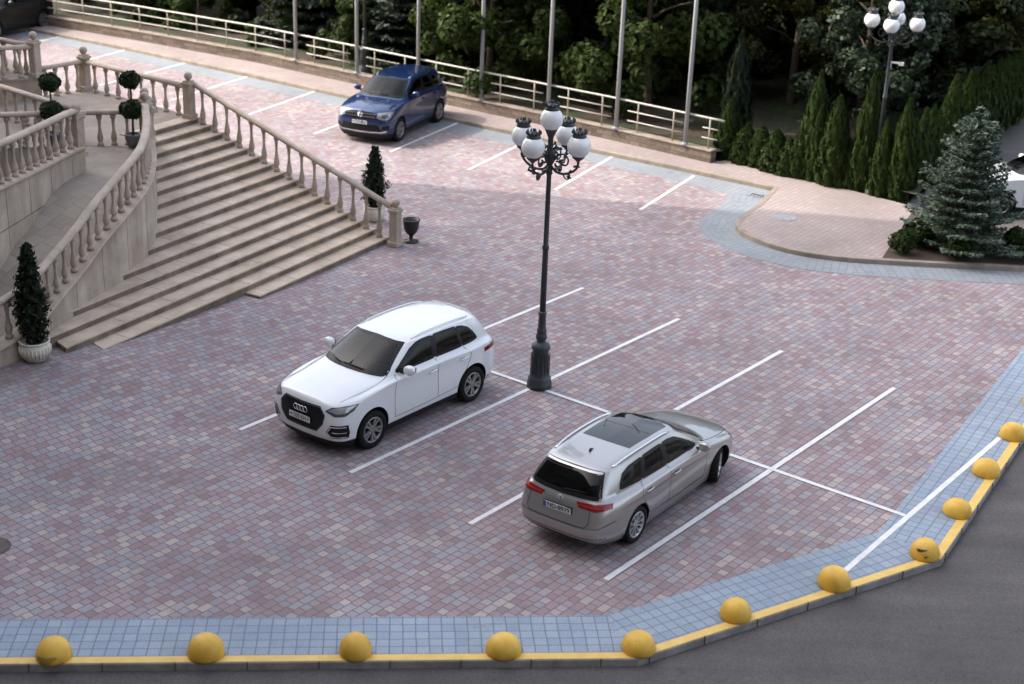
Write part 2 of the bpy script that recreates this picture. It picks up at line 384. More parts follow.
def car_glass(name, tint, refl=1.0):
    m, ns, ls, p = mat(name); ns.remove(p)
    t = ns.new('ShaderNodeBsdfTransparent'); t.inputs[0].default_value = (*tint, 1)
    g = ns.new('ShaderNodeBsdfGlossy'); g.inputs['Roughness'].default_value = .02; g.inputs[0].default_value = (refl, refl, refl, 1)
    f = ns.new('ShaderNodeFresnel'); f.inputs[0].default_value = 1.32; x = ns.new('ShaderNodeMixShader')
    ls.new(f.outputs[0], x.inputs[0]); ls.new(t.outputs[0], x.inputs[1]); ls.new(g.outputs[0], x.inputs[2]); ls.new(x.outputs[0], ns['Material Output'].inputs[0])
    return m
M_SCREEN = car_glass('windscreen_glass', (.42, .47, .45)); M_SIDE = car_glass('side_window_glass', (.30, .34, .32)); M_DARKG = car_glass('dark_tinted_glass', (.10, .11, .11))
M_CABINL = simple('light_cabin_lining', (.22, .21, .19), .9, spec=.1)
M_CABIN = simple('dark_cabin_lining', (.030, .030, .031), .9, spec=.1); M_SEATD = simple('dark_seat_fabric', (.035, .034, .034), .85, vary=.2, spec=.15); M_SEATL = simple('light_seat_fabric', (.32, .31, .27), .8, vary=.1, spec=.2)
def paint(name, col, metal=0., rough=.35, coat=1.0):
    m = simple(name, col, rough, metal, coat)
    return m
M_WHITEP = paint('white_car_paint', (.72, .73, .74), 0, .25)
M_SILVERP = paint('silver_car_paint', (.38, .365, .35), .75, .32)
M_BLUEP = paint('blue_car_paint', (.005, .023, .095), .35, .26)
M_BLACKP = paint('black_car_paint', (.006, .006, .007), 0, .4, .25)
M_WELL = simple('wheel_well', (.008, .008, .008), .9)

# ================================================================== THE SETTING
def struct(mb, name, mats, **k):
    return tag(mb.build(name, mats, **k), kind='structure')
def offset_line(pts, d):
    """move an open polyline to its left by d"""
    out = []
    for i in range(len(pts)):
        p = Vector(pts[i]).to_2d()
        a = (p - Vector(pts[i - 1]).to_2d()) if i else (Vector(pts[1]).to_2d() - p)
        b = (Vector(pts[i + 1]).to_2d() - p) if i < len(pts) - 1 else a
        a.normalize(); b.normalize()
        n0 = Vector((-a.y, a.x)); n1 = Vector((-b.y, b.x)); m = (n0 + n1).normalized()
        out.append(tuple(p + m * d / max(.35, m.dot(n0))))
    return out
def smooth_line(pts, n=8):
    """Catmull-Rom through the points"""
    P = [Vector(p) for p in pts]; out = []
    for i in range(len(P) - 1):
        a, b, c, d = P[max(i - 1, 0)], P[i], P[i + 1], P[min(i + 2, len(P) - 1)]
        for k in range(n):
            t = k / n
            out.append(tuple(.5 * ((2 * b) + (c - a) * t + (2 * a - 5 * b + 4 * c - d) * t * t + (3 * b - a - 3 * c + d) * t ** 3)))
    out.append(tuple(P[-1])); return out

# --- road: one big asphalt sheet, a kerb's height below the plaza
mb = MB(); mb.sheet([(-400, -300), (400, -300), (400, 500), (-400, 500)], -.125); struct(mb, 'road', M_ASPH)

# --- plaza edge (outer kerb line), left to right
EDGE = [(-40, 14.92), (1.98, 18.50), (7.12, 21.72), (14.3, 34.2), (22, 35.3), (60, 36.5)]
K_W, Y_W = .14, .155
mb = MB(); mb.sheet(EDGE + [(60, 90), (-60, 90), (-60, 14)], 0.0); struct(mb, 'plaza', M_PAVE)
# kerb stones of the road, with the yellow painted top
kl = EDGE[:4]
mb = MB(); mb.sweep([(x, y, 0) for x, y in kl], [(-.012, -.3), (-.012, -.012), (0, .003), (K_W, .003), (K_W, -.3)]); struct(mb, 'kerb', M_KERBG)
a = offset_line(kl, -.006); b = offset_line(kl, Y_W)
mb = MB(); mb.sweep([(x, y, 0) for x, y in kl], [(-.007, -.03), (.004, .008), (Y_W, .008), (Y_W, -.004)]); struct(mb, 'yellow_kerb_line', M_YEL)
# joints between the kerb stones
mb = MB(); mb.box((0, 0, 0), (.007, .026, .16)); jo = mb.mesh('kerb_joint', M_PLAS)
for i in range(3):
    p0, p1 = Vector(kl[i]), Vector(kl[i + 1]); L = (p1 - p0).length; d = (p1 - p0) / L
    k = 30.6 if i == 0 else .2
    while k < min(L, 48):
        q = p0 + d * k; nn = Vector((-d.y, d.x)); o = link_mesh('kerb_joint', jo); o.location = (q.x - nn.x * .008, q.y - nn.y * .008, -.07); o.rotation_euler.z = math.atan2(d.y, d.x)
        tag(o, kind='structure'); k += 1.0
# blue-grey paving strip along the kerb: one sheet per straight run
o = offset_line(kl, Y_W - .003); inn = offset_line(kl, 1.14)
for i in range(3):
    ang = math.atan2(kl[i + 1][1] - kl[i][1], kl[i + 1][0] - kl[i][0])
    mb = MB(); mb.sheet([o[i], o[i + 1], inn[i + 1], inn[i]], .004); struct(mb, 'border_paving', blue_mat(ang))

# --- gentle rise of the plaza in front of the foot of the stairs
SA = Vector((-3.03, 36.50)); ST = math.radians(61.5)
E1 = Vector((math.cos(ST), math.sin(ST))); E2 = Vector((-math.sin(ST), math.cos(ST)))
def SW(s1, s2): q = SA + E1 * s1 + E2 * s2; return (q.x, q.y)
def sstep(x): x = max(0, min(1, x)); return x * x * (3 - 2 * x)
def rise(s1, s2):
    t = min(0, max(s1, -10.5))
    return .0031 * t * t * sstep((s2 + 3.0) / 3.4) * sstep((s1 + 20) / 7)
mb = MB(); n1, n2 = 40, 24; vs = []
for i in range(n1 + 1):
    for j in range(n2 + 1):
        s1 = -19 + 19.5 * i / n1; s2 = -3.2 + 7.2 * j / n2; x, y = SW(s1, s2); vs.append((x, y, rise(s1, s2) - .006))
mb.add(vs, [(i * (n2 + 1) + j, (i + 1) * (n2 + 1) + j, (i + 1) * (n2 + 1) + j + 1, i * (n2 + 1) + j + 1) for i in range(n1) for j in range(n2)], 0, True)
struct(mb, 'plaza_slope', M_PAVE)
def gz(x, y):
    q = Vector((x, y)) - SA; return rise(q.dot(E1), q.dot(E2)) - .006

# --- upper sidewalk with kerb, and the kerbed island on the right
KU = [(-30, 68.3), (-24, 64.75), (-19.74, 62.0), (-15.4, 59.15), (-11.1, 56.1), (-6.08, 52.5), (-1.24, 49.05), (2.33, 46.5), (4.89, 44.75), (7.45, 42.95)]
KI = smooth_line([(7.45, 42.95), (6.85, 41.45), (6.2, 40.1), (5.88, 39.2), (6.05, 38.4), (6.45, 37.75), (7.05, 37.2), (7.9, 36.82), (9.3, 36.62), (12.88, 36.5), (26, 36.3)], 5)
KL = KU[:-1] + KI
WL = [(5.85, 45.38), (2.74, 47.9), (-2.56, 51.75), (-6.05, 54.42), (-10.21, 57.5), (-15.74, 60.9), (-21, 63.8), (-34, 71.5)]   # front face of the low wall
walk = KL + [(26, 41.3), (11.25, 41.5), (10.8, 41.95), (9.63, 43.05), (8.0, 44.35), (6.4, 45.8)] + [(x + .1, y + .15) for x, y in WL]
bed_cut = (9.45, 36.8)
kin = offset_line([Vector(p) for p in KL], .14)
mb = MB(); i_end = min(range(len(kin)), key=lambda i: (Vector(kin[i]) - Vector((9.3, 36.76))).length)
mb.sheet(kin[:i_end + 1] + [(11.25, 41.5), (10.8, 41.95), (9.63, 43.05), (8.0, 44.35), (6.4, 45.8)] + [(x + .1, y + .15) for x, y in WL], .12)
struct(mb, 'sidewalk', M_WALK)
mb = MB(); mb.sweep([(p[0], p[1], 0) for p in KL], [(0, -.05), (0, .115), (.012, .127), (.15, .127), (.15, -.05)]); struct(mb, 'sidewalk_kerb', M_KERB)
# planting bed round the spruce
mb = MB(); mb.sheet(kin[i_end:] + [(26, 38.2), (14.2, 38.7), (12.6, 39.4), (11.25, 41.5)], .118); struct(mb, 'planting_bed', M_MULCH)
# driveway beyond the bed
mb = MB(); mb.sheet([(11.25, 41.5), (12.6, 39.4), (14.2, 38.7), (26, 38.2), (70, 38), (70, 110), (34, 90), (16.6, 52.5)], .008); struct(mb, 'driveway', M_ASPH)
# blue-grey strip under the upper kerb and round the island
def strip_quads(line, w0, w1, name, z=.005):
    a_ = offset_line(line, w0); b_ = offset_line(line, w1)
    for i in range(len(line) - 1):
        mb = MB(); mb.sheet([a_[i], a_[i + 1], b_[i + 1], b_[i]], z)
        ang = math.atan2(line[i + 1][1] - line[i][1], line[i + 1][0] - line[i][0])
        yield mb, ang
far = KU[:]
a_ = offset_line(far, -.004); b_ = offset_line(far, -1.0); b_[-1] = (6.1, 42.45); a_[-1] = (7.44, 42.94)
mb = MB(); mb.sheet(a_ + b_[::-1], .004); struct(mb, 'border_paving', blue_mat(math.radians(-35.5), cols=BLUE_FAR))
isl = [tuple(p) for p in KI]
i0 = 0; a_ = offset_line(isl, -.004); b_ = offset_line(isl, -.98)
b_[0] = (6.1, 42.45); a_[0] = (7.44, 42.94)
for i in range(1, 6): b_[i] = tuple(Vector(b_[0]).lerp(Vector(b_[6]), i / 6))
mbs = {}
for i in range(len(isl) - 1):
    ang = round(math.degrees(math.atan2(isl[i + 1][1] - isl[i][1], isl[i + 1][0] - isl[i][0])) / 15) * 15
    mbs.setdefault(ang, MB()).sheet([a_[i], a_[i + 1], b_[i + 1], b_[i]], .006)
for ang, mb in mbs.items(): struct(mb, 'border_paving', blue_mat(math.radians(ang), cols=BLUE_FAR), recalc=False)

# --- soil and grass behind the low wall and hedge
mb = MB()
mb.sheet([(6.5, 45.9), (8.1, 44.5), (9.75, 43.15), (10.9, 42.05), (11.3, 41.7), (16.6, 52.5), (34, 90), (60, 220), (-160, 220), (-90, 105)] + [(x + .22, y + .3) for x, y in WL[::-1]], .42)
struct(mb, 'ground', M_GROUND)

# --- painted parking lines
def line_quad(p0, p1, wd=.098, z=.009):
    p0, p1 = Vector(p0), Vector(p1); d = (p1 - p0).normalized(); n = Vector((-d.y, d.x)) * wd / 2
    mb = MB(); mb.sheet([tuple(p0 - n), tuple(p1 - n), tuple(p1 + n), tuple(p0 + n)], z); struct(mb, 'parking_line', M_LINE)
for l in [((-4.99, 25.5), (1.64, 34.0)), ((-2.76, 23.94), (3.76, 32.19)), ((-.58, 22.26), (5.84, 30.49)), ((1.61, 20.64), (7.88, 28.7)),
          ((-1.75, 29.75), (6.85, 23.15)), ((5.45, 21.2), (9.42, 26.48))]:
    line_quad(*l, z=.009 if l[0][0] != -1.75 else .013)
for l in [((-16.61, 57.0), (-15.2, 60.3)), ((-14.94, 53.09), (-12.79, 57.48)), ((-11.99, 51.34), (-9.98, 55.77)), ((-9.3, 49.18), (-7.26, 53.74)),
          ((-6.59, 47.48), (-4.6, 51.7)), ((-3.99, 45.65), (-2.09, 49.68)), ((-1.51, 43.95), (.36, 47.9)), ((1.06, 42.19), (2.88, 46.09)), ((3.41, 40.55), (5.26, 44.27)),
          ((-20.2, 58.4), (-18.8, 61.4))]:
    line_quad(*l)

# --- the hotel the photograph was taken from: west block and the wing behind the camera
def hotel(name, x0, x1, y0, y1, h, face, label):
    t = thing(name, label, 'building', ((x0 + x1) / 2, (y0 + y1) / 2, 0)); cx, cy = t.location.x, t.location.y
    mb = MB(); mb.box((0, 0, h / 2 - .2), (x1 - x0, y1 - y0, h + .4)); mb.box((0, 0, h + .45), (x1 - x0 + .8, y1 - y0 + .8, .5)); mb.build('wall', M_HOTEL, t)
    mb = MB(); mb.box((0, 0, 0), (.1, 2.6, 2.2) if face == 'x' else (2.6, .1, 2.2)); wme = mb.mesh('window', M_HGLASS)
    lo, hi = (y0, y1) if face == 'x' else (-27, 27)
    for fl in range(9 if face == 'x' else 6):
        for k in range(10):
            q = lo + (hi - lo) * (k + .5) / 10; z = 2.6 + fl * 4.2
            o = link_mesh('window', wme, t); o.location = (x1 - cx, q - cy, z) if face == 'x' else (q - cx, y1 - cy, z)
hotel('hotel_building', -62, -29, -12, 46.35, 44, 'x', 'tall beige hotel block left of the stairs, out of view, shading the car park')
hotel('hotel_building', -28.9, 24, -20, -1.4, 36, 'y', 'long beige hotel wing behind the camera facing the car park')

# ================================================================== STAIRS
TR, RI = .402, .147
def smooth3(pts, n): return smooth_line(pts, n)
# outer curved wall: (s1, s2, cap height)
OW = [(-2.30, 5.80, 2.50), (-3.15, 5.0, 2.52), (-4.1, 4.12, 2.52), (-5.3, 3.15, 2.48), (-6.05, 2.74, 2.38), (-7.2, 2.38, 2.08), (-7.85, 2.25, 1.85), (-8.6, 2.08, 1.52), (-9.4, 1.92, 1.22), (-10.3, 1.68, .96), (-11.2, 1.62, .78), (-12.4, 1.8, .66), (-13.6, 2.3, .62)]
OWs = smooth_line(OW, 5)
OWw = [(*SW(a, b), c) for a, b, c in OWs]
ow_s = np.array(OWs)
def wall_s1(s2):
    """s1 of the outer wall face for a given s2 (stair frame)"""
    m = ow_s[:, 0] > -10.35
    return float(np.interp(s2, ow_s[m][::-1, 1], ow_s[m][::-1, 0]))
st = thing('stone_staircase', 'wide beige stone staircase rising from the plaza to the terrace', 'staircase', (SA.x, SA.y, 0), ST)
def L2(s1, s2): return (s1, s2)
for n in range(1, 17):
    s2 = TR * n - .06; z = RI * n
    if n == 1: l0 = l1 = -5.05
    elif n == 2: l0, l1 = -9.6, -9.45
    elif n == 3: l0, l1 = -10.22, -10.05
    elif n == 4: l0, l1 = -10.5, -10.0
    else: l0, l1 = wall_s1(s2) - .12, wall_s1(s2 + TR) - .12
    r0 = .22
    mb = MB()
    zb = -.2 if n < 5 else z - .5
    back = s2 + TR + .06 if n < 16 else 6.77
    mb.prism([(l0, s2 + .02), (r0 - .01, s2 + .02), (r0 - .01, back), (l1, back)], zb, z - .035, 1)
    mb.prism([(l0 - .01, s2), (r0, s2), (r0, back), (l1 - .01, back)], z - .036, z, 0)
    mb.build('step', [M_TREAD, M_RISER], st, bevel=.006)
# narrow joints between the tread slabs
mb = MB(); mb.box((0, 0, 0), (.008, TR - .05, .014)); jt = mb.mesh('tread_joint', M_SEAM)
for n in range(1, 17):
    s2 = TR * n - .06; z = RI * n; q = -.6 - rng.random() * .8
    ls = -5 if n == 1 else (-9.2 if n < 4 else wall_s1(s2 + TR) + .1)
    while q > ls:
        o = link_mesh('tread_joint', jt, st); o.location = (q, s2 + TR / 2 - .01, z - .0055); q -= 1.25 + rng.random() * .4
# side wall under the right-hand balustrade
mb = MB(); prof = [(.16, 0.0)]
for n in range(1, 17): prof += [(.16, TR * n)]
mb.prism([(.10, .0), (.26, .0), (.26, 11.5), (.10, 11.5)], -.2, lambda x, y: 0)
mb = MB()
for n in range(1, 17): mb.box((.17, TR * n + TR / 2 - .06 + (0 if n < 16 else 2.4), (RI * n) / 2 - .1), (.16 - .002 * (n % 2), TR if n < 16 else 5.2, RI * n + .2 - .02))
mb.build('side_wall', M_WALL, st)
# terrace at the head of the stairs
P2 = (-8.79, 39.56); P1 = (-12.31, 42.30); BX = (-13.12, 40.95); ROW0 = (-9.24, 36.75); ROW1 = (-10.75, 36.35); ROW2 = (-13.6, 35.55)
zL = 2.352
hd = SW(.16, 6.772); hd2 = SW(wall_s1(6.37 - .5) - .0, 6.37)
te = MB()
te.prism([hd, (P1[0] + .15, P1[1] + .2), (-13.4, 41.3), (-20, 45), (-29, 45), (-29, 30), ROW2, ROW1, (-9.32, 36.4), SW(-2.55, 5.75), SW(-2.5, 6.772)], 1.2, zL)
o = te.build('terrace', M_FLOOR); tag(o, 'tiled stone terrace at the top of the staircase', 'terrace')
# upper terrace box on the left
ut = MB(); ut.prism([BX, (-29, 31.5), (-29, 46), (-15.0, 43.4)], zL - .02, 2.93, 0)
ut.prism([(BX[0] + .06, BX[1] - .02), (-29.1, 31.4), (-29.1, 46.1), (-15.0, 43.5)], 2.93, 2.985, 1)
o = ut.build('upper_terrace', [M_WALL, M_FLOOR]); tag(o, 'raised stone terrace block at the left edge, beyond the curved walls', 'terrace')

# --- curved ramp between the two curved walls
IW = [(-5.45, 5.02, 2.95), (-5.95, 4.92, 2.95), (-6.9, 4.6, 2.96), (-8.0, 4.2, 3.0), (-9.3, 3.75, 3.05), (-10.6, 3.4, 3.1), (-12.2, 3.3, 3.15), (-14, 3.6, 3.15)]
IWs = smooth_line(IW, 5); IWw = [(*SW(a, b), c) for a, b, c in IWs]
rp = MB(); k = len(OWs)
m_ = [OWs[round(i * (k - 1) / 28)] for i in range(29)]; ki = len(IWs)
vs = []
for i in range(29):
    a = m_[i]; b = IWs[round(i * (ki - 1) / 28)] if i > 3 else (-3.6 - i * .5, 6.3 - i * .4, 0)
    zr = min(zL - .004, a[2] - .16)
    x0, y0 = SW(a[0] - .02, a[1] + .06); x1, y1 = SW(b[0], b[1] + .05)
    vs += [(x0, y0, zr), (x1, y1, zr)]
rp.add(vs, [(2 * i, 2 * i + 2, 2 * i + 3, 2 * i + 1) for i in range(28)], 0, True)
rp.add([(*SW(a, b), zL - .010) for a, b in [(-2.35, 5.85), (-3.2, 5.02), (-4.2, 4.2), (-5.2, 3.35), (-5.95, 4.85), (-5.5, 5.2), (-4.8, 6.6), (-3.0, 6.6)]], [list(range(8))])
o = rp.build('curved_ramp', M_FLOOR, recalc=False); tag(o, 'tiled ramp curving down between the two curved stone walls', 'ramp')

def curved_wall(name, label, path, th, base, cat='wall'):
    """path: outer face line with cap heights; the wall lies to its right"""
    t = thing(name, label, cat, (path[0][0], path[0][1], 0))
    off = Vector((path[0][0], path[0][1], 0))
    w_in = offset_line([Vector(p[:2]) for p in path], -th)
    vs = []; n = len(path)
    for p, q in zip(path, w_in):
        vs += [(p[0] - off.x, p[1] - off.y, base), (p[0] - off.x, p[1] - off.y, p[2] - .06), (q[0] - off.x, q[1] - off.y, p[2] - .06), (q[0] - off.x, q[1] - off.y, base)]
    mb = MB()
    for j in range(3): mb.add(vs, [(4 * i + j, 4 * i + 4 + j, 4 * i + 5 + j, 4 * i + 1 + j) for i in range(n - 1)], 0, j != 1)
    mb.add(vs, [(0, 1, 2, 3), (4 * n - 4, 4 * n - 3, 4 * n - 2, 4 * n - 1)], 0)
    mb.build('wall_body', M_WALL, t)
    o2 = offset_line([Vector(p[:2]) for p in path], .03); i2 = offset_line([Vector(p[:2]) for p in path], -th - .03)
    mb = MB(); vs = []
    for p, a, b in zip(path, o2, i2):
        vs += [(a[0] - off.x, a[1] - off.y, p[2] - .06), (a[0] - off.x, a[1] - off.y, p[2]), (b[0] - off.x, b[1] - off.y, p[2]), (b[0] - off.x, b[1] - off.y, p[2] - .06)]
    for j in range(4): mb.add(vs, [(4 * i + j, 4 * i + 4 + j, 4 * i + 4 + (j + 1) % 4, 4 * i + (j + 1) % 4) for i in range(n - 1)], 0, False)
    mb.add(vs, [(0, 1, 2, 3), (4 * n - 4, 4 * n - 3, 4 * n - 2, 4 * n - 1)], 0)
    mb.build('coping', M_CAP, t, bevel=.012)
    return t
ow = curved_wall('curved_wall', 'curved stone wall sweeping down beside the left end of the stairs', OWw, .32, -.15)
iw = curved_wall('curved_wall', 'taller inner curved stone wall at the left edge, behind the ramp', IWw, .34, -.1)
# upright joints between the wall slabs
for t_, pts in ((ow, OWw), (iw, IWw)):
    acc = 0; o_ = Vector((pts[0][0], pts[0][1], 0)); nx = .55
    for p, q in zip(pts, pts[1:]):
        L = (Vector(q[:2]) - Vector(p[:2])).length
        if acc + L > nx:
            f = (nx - acc) / L; c_ = Vector(p).lerp(Vector(q), f) - o_; d = (Vector(q[:2]) - Vector(p[:2])).normalized()
            mb = MB(); mb.box((c_.x - d.y * .0, c_.y + d.x * .0, c_.z / 2 - .04), (.008, .008, c_.z - .09), math.atan2(d.y, d.x)); mb.build('slab_joint', M_RISER, t_); nx += 1.05
        acc += L
# horizontal course joint on the inner wall
mb = MB(); off = Vector((IWw[0][0], IWw[0][1], 0))
mb.sweep([(x - off.x, y - off.y, 2.12 - i * .0) for i, (x, y, z) in enumerate(IWw)], [(.004, -.008), (.004, .008), (-.01, .008), (-.01, -.008)]); mb.build('course_joint', M_RISER, iw)

# ================================================================== BALUSTRADES
def baluster_mesh():
    prof = [(.078, 0), (.078, .06), (.062, .075), (.048, .09), (.062, .12), (.074, .16), (.077, .20), (.066, .26), (.048, .33), (.037, .40), (.033, .48), (.037, .56), (.048, .60), (.037, .625), (.044, .65), (.057, .67), (.07, .69), (.07, .76)]
    mb = MB(); mb.lathe(prof, 12, smooth=True); return mb.build('baluster', M_BAL)
bal0 = baluster_mesh(); BAL_ME = bal0.data; bpy.data.objects.remove(bal0)
BAL_H = .76
def newel_mesh():
    mb = MB(); mb.box((0, 0, .06), (.30, .30, .12)); mb.box((0, 0, .50), (.235, .235, .80)); mb.box((0, 0, .93), (.29, .29, .07)); mb.box((0, 0, .985), (.22, .22, .05))
    mb.lathe([(.06, 1.0), (.05, 1.03), (.085, 1.05), (.105, 1.10), (.11, 1.135), (.10, 1.18), (.06, 1.22), (.0, 1.235)], 14)
    return mb.build('newel_post', M_BAL, bevel=.012)
nw = newel_mesh(); NEWEL_ME = nw.data; bpy.data.objects.remove(nw)
def balustrade(label, path, posts, balusters, rail_off=.80, rw=.17):
    """path: rail base line (x,y,z of the foot); posts: [(x,y,z)], balusters: [(x,y,z)]"""
    t = thing('stone_balustrade', label, 'balustrade', path[0], 0, 'stone balustrades of the stairs'); o0 = Vector(path[0])
    mb = MB(); hw = rw / 2
    mb.sweep([tuple(Vector(p) - o0 + Vector((0, 0, rail_off))) for p in path], [(-hw, -.02), (-hw - .012, .045), (-hw * .6, .085), (hw * .6, .085), (hw + .012, .045), (hw, -.02)], 0, True)
    mb.build('handrail', M_CAP, t)
    for p in posts:
        o = link_mesh('newel_post', NEWEL_ME, t); o.location = Vector(p[:3]) - o0; o.rotation_euler.z = p[3] if len(p) > 3 else ST
    for p in balusters:
        o = link_mesh('baluster', BAL_ME, t); o.location = Vector(p[:3]) - o0
        if len(p) > 3: o.scale.z = p[3]
    return t
def along(p0, p1, n, pad=.5):
    p0, p1 = Vector(p0), Vector(p1)
    return [tuple(p0.lerp(p1, (i + pad) / (n - 1 + 2 * pad))) for i in range(n)]
# right-hand stair balustrade: one baluster per step
rb = []
for n in range(1, 16): rb.append((*SW(.06, TR * n + TR / 2 - .06), RI * n, 1.25))
top = (*SW(.06, 6.50), zL); bot = (*SW(.06, .06), .01)
b0 = (*SW(.06, .16), RI * .95); b1 = (*SW(.06, 6.40), RI * 16.2)
balustrade('sloping stone balustrade down the right side of the staircase', [b0, b1], [bot], rb, .84)
# landing: P2 -> P1
a, b = (P2[0], P2[1], zL), (P1[0], P1[1], zL)
balustrade('level stone balustrade across the far side of the terrace', [a, b], [a, b], along(a, b, 8, .9), .80)
c = (-13.25, 40.98, zL)
balustrade('short stone balustrade from the far terrace corner to the raised block', [b, c], [], along(b, c, 4, .7), .80)
# near terrace row
r0 = (-9.42, 36.72, zL); r1 = (-10.62, 36.38, zL); r2 = ROW2 + (zL,)
balustrade('short level balustrade beside the small potted topiary at the ramp', [r0, r1], [], along(r0, r1, 3, .9), .80)
balustrade('level balustrade at the left edge, behind the inner curved wall', [r1, (-14.2, 35.35, zL)], [], along(r1, (-14.2, 35.35, zL), 9, .9), .80)
r3 = (-14.0, 39.2, zL)
balustrade('balustrade running from the ramp post towards the raised block', [(r1[0] - .05, r1[1] + .05, zL), r3], [], along(r1, r3, 9, .9), .80)
# left-hand stair balustrade: terrace post, then the curved one
lp = (*SW(-2.15, 6.15), zL); fp_ = (*SW(-2.62, 5.42), 2.36)
balustrade('steep short balustrade between the two posts left of the top step', [lp, fp_], [lp], along(lp, fp_, 2, .8), .80)
cw = offset_line([Vector(p[:2]) for p in OWw], -.16)
cpath = [(q[0], q[1], p[2]) for q, p in zip(cw, OWw)][2:]
def spaced(path, step, start=.25):
    out = []; d = start; acc = 0
    for a, b in zip(path, path[1:]):
        a, b = Vector(a), Vector(b); L = (b - a).to_2d().length
        while d <= acc + L: out.append(tuple(a.lerp(b, (d - acc) / L))); d += step
        acc += L
    return out
balustrade('curved stone balustrade sweeping down beside the left end of the stairs', cpath, [(cpath[0][0], cpath[0][1], cpath[0][2] - .1)], spaced(cpath, .33, .3), .80)
ci = offset_line([Vector(p[:2]) for p in IWw], -.17)
ipath = [(q[0], q[1], p[2]) for q, p in zip(ci, IWw)]
balustrade('curved stone balustrade on top of the inner wall at the left edge', ipath, [(ipath[0][0], ipath[0][1], ipath[0][2] - .25)], spaced(ipath, .33, .3), .80)
# upper terrace
u0 = (BX[0] - .12, BX[1] - .02, 2.985); u1 = (-17.5, 38.6, 2.985); u2 = (-16.4, 42.9, 2.985)
balustrade('stone balustrade along the near edge of the raised terrace block', [u0, u1], [u0], along(u0, u1, 10, .9), .80)
balustrade('stone balustrade along the far edge of the raised terrace block', [u0, u2], [], along(u0, u2, 8, .9), .80)

# ================================================================== LOW WALL, RAILING, FLAGPOLES
wl = [Vector(p) for p in WL]
cum = [0]
for a, b in zip(wl, wl[1:]): cum.append(cum[-1] + (b - a).length)
def on_wall(s):
    for i in range(len(wl) - 1):
        if s <= cum[i + 1] or i == len(wl) - 2:
            d = (wl[i + 1] - wl[i]).normalized(); return wl[i] + d * (s - cum[i]), d
S_END = 36
t = thing('low_stone_wall', 'low wall of rough stone blocks below the railing', 'wall', (WL[0][0], WL[0][1], 0)); o0 = wl[0].to_3d()
me = bpy.data.meshes.new('wall_body'); bm = bmesh.new(); uvl = bm.loops.layers.uv.new('UVMap')
sg = [i * .8 for i in range(int(S_END / .8) + 1)]
ring = []
for s in sg:
    q, d = on_wall(s); n = Vector((d.y, -d.x)); 
    row = []
    for off, z in ((0, 0), (0, .46), (.30, .46), (.30, 0)):
        row.append(bm.verts.new((q.x + n.x * off - o0.x, q.y + n.y * off - o0.y, z)))
    ring.append(row)
vv = [0, .46, .76, 1.2]
for i in range(len(sg) - 1):
    for j in range(3):
        f = bm.faces.new((ring[i][j], ring[i][j + 1], ring[i + 1][j + 1], ring[i + 1][j]))
        for lp_, (s, v) in zip(f.loops, ((sg[i], vv[j]), (sg[i], vv[j + 1]), (sg[i + 1], vv[j + 1]), (sg[i + 1], vv[j]))): lp_[uvl].uv = (s, v)
f = bm.faces.new(ring[0])
for lp_, c_ in zip(f.loops, ((0, 0), (0, .46), (.3, .46), (.3, 0))): lp_[uvl].uv = c_
bmesh.ops.recalc_face_normals(bm, faces=bm.faces)
bm.to_mesh(me); bm.free(); me.materials.append(M_BLOCK); link_mesh('wall_body', me, t)
mb = MB(); mb.sweep([((on_wall(s)[0] - wl[0]).x, (on_wall(s)[0] - wl[0]).y, .46) for s in sg], [(.025, 0), (.025, .05), (-.325, .05), (-.325, 0)]); mb.build('coping', M_KERB, t, bevel=.01)

t = thing('metal_railing', 'long cream metal railing with three rails on the low stone wall', 'railing', (WL[0][0], WL[0][1], .51)); o0 = wl[0].to_3d()
def rp_(s, z, off=.14):
    q, d = on_wall(s); n = Vector((d.y, -d.x)); return (q.x + n.x * off - o0.x, q.y + n.y * off - o0.y, z)
mb = MB(); mb.tube([rp_(s * .5 - .3, .95) for s in range(0, int(S_END / .5))], .034, 8); mb.build('top_rail', M_RAIL, t)
posts = [.2, 1.53, 2.88, 4.27, 5.61, 6.98, 8.39, 9.77, 11.2, 12.65, 14.1, 15.62, 17.1, 18.62, 20.17, 21.64, 23.16, 24.71, 26.24, 27.75, 29.3, 30.8, 32.3, 33.8]
for s in posts:
    mb = MB(); mb.tube([rp_(s, 0), rp_(s, .95)], .026, 8); mb.build('rail_post', M_RAILP, t)
segs = [(-.1, .45)] + [(posts[i] - .35, posts[i + 1] + .40) for i in range(1, 11, 2)] + [(12.3, 14.45), (15.3, 17.5), (18.3, 34)]
for z in (.32, .63):
    for s0, s1 in segs:
        k = max(2, int((s1 - s0) / .7)); mb = MB(); mb.tube([rp_(s0 + (s1 - s0) * i / k, z) for i in range(k + 1)], .022, 6); mb.build('mid_rail', M_RAIL, t)
WHICH = ['rightmost', 'second from the right', 'third from the right', 'middle', 'third from the left', 'second from the left', 'leftmost']
for i, s in enumerate([.99, 3.64, 6.33, 9.13, 11.96, 14.9, 17.97]):
    q, d = on_wall(s); n = Vector((d.y, -d.x))
    t = thing('flagpole', 'tall pale grey flagpole at the railing, %s of the seven' % WHICH[i], 'flagpole', (q.x + n.x * .05, q.y + n.y * .05, .505), 0, 'flagpoles along the railing')
    mb = MB(); mb.tube([(0, 0, 0), (0, 0, 3), (0, 0, 10.8)], [.068, .066, .045], 12); mb.build('pole', M_POLE, t)
    mb = MB(); mb.box((0, 0, .012), (.26, .26, .024)); mb.lathe([(.10, .02), (.10, .05), (.075, .07)], 12); mb.build('base_plate', M_POLE, t)
    mb = MB(); mb.sphere((0, 0, 10.85), .07, 12, 8); mb.build('finial', M_POLE, t)

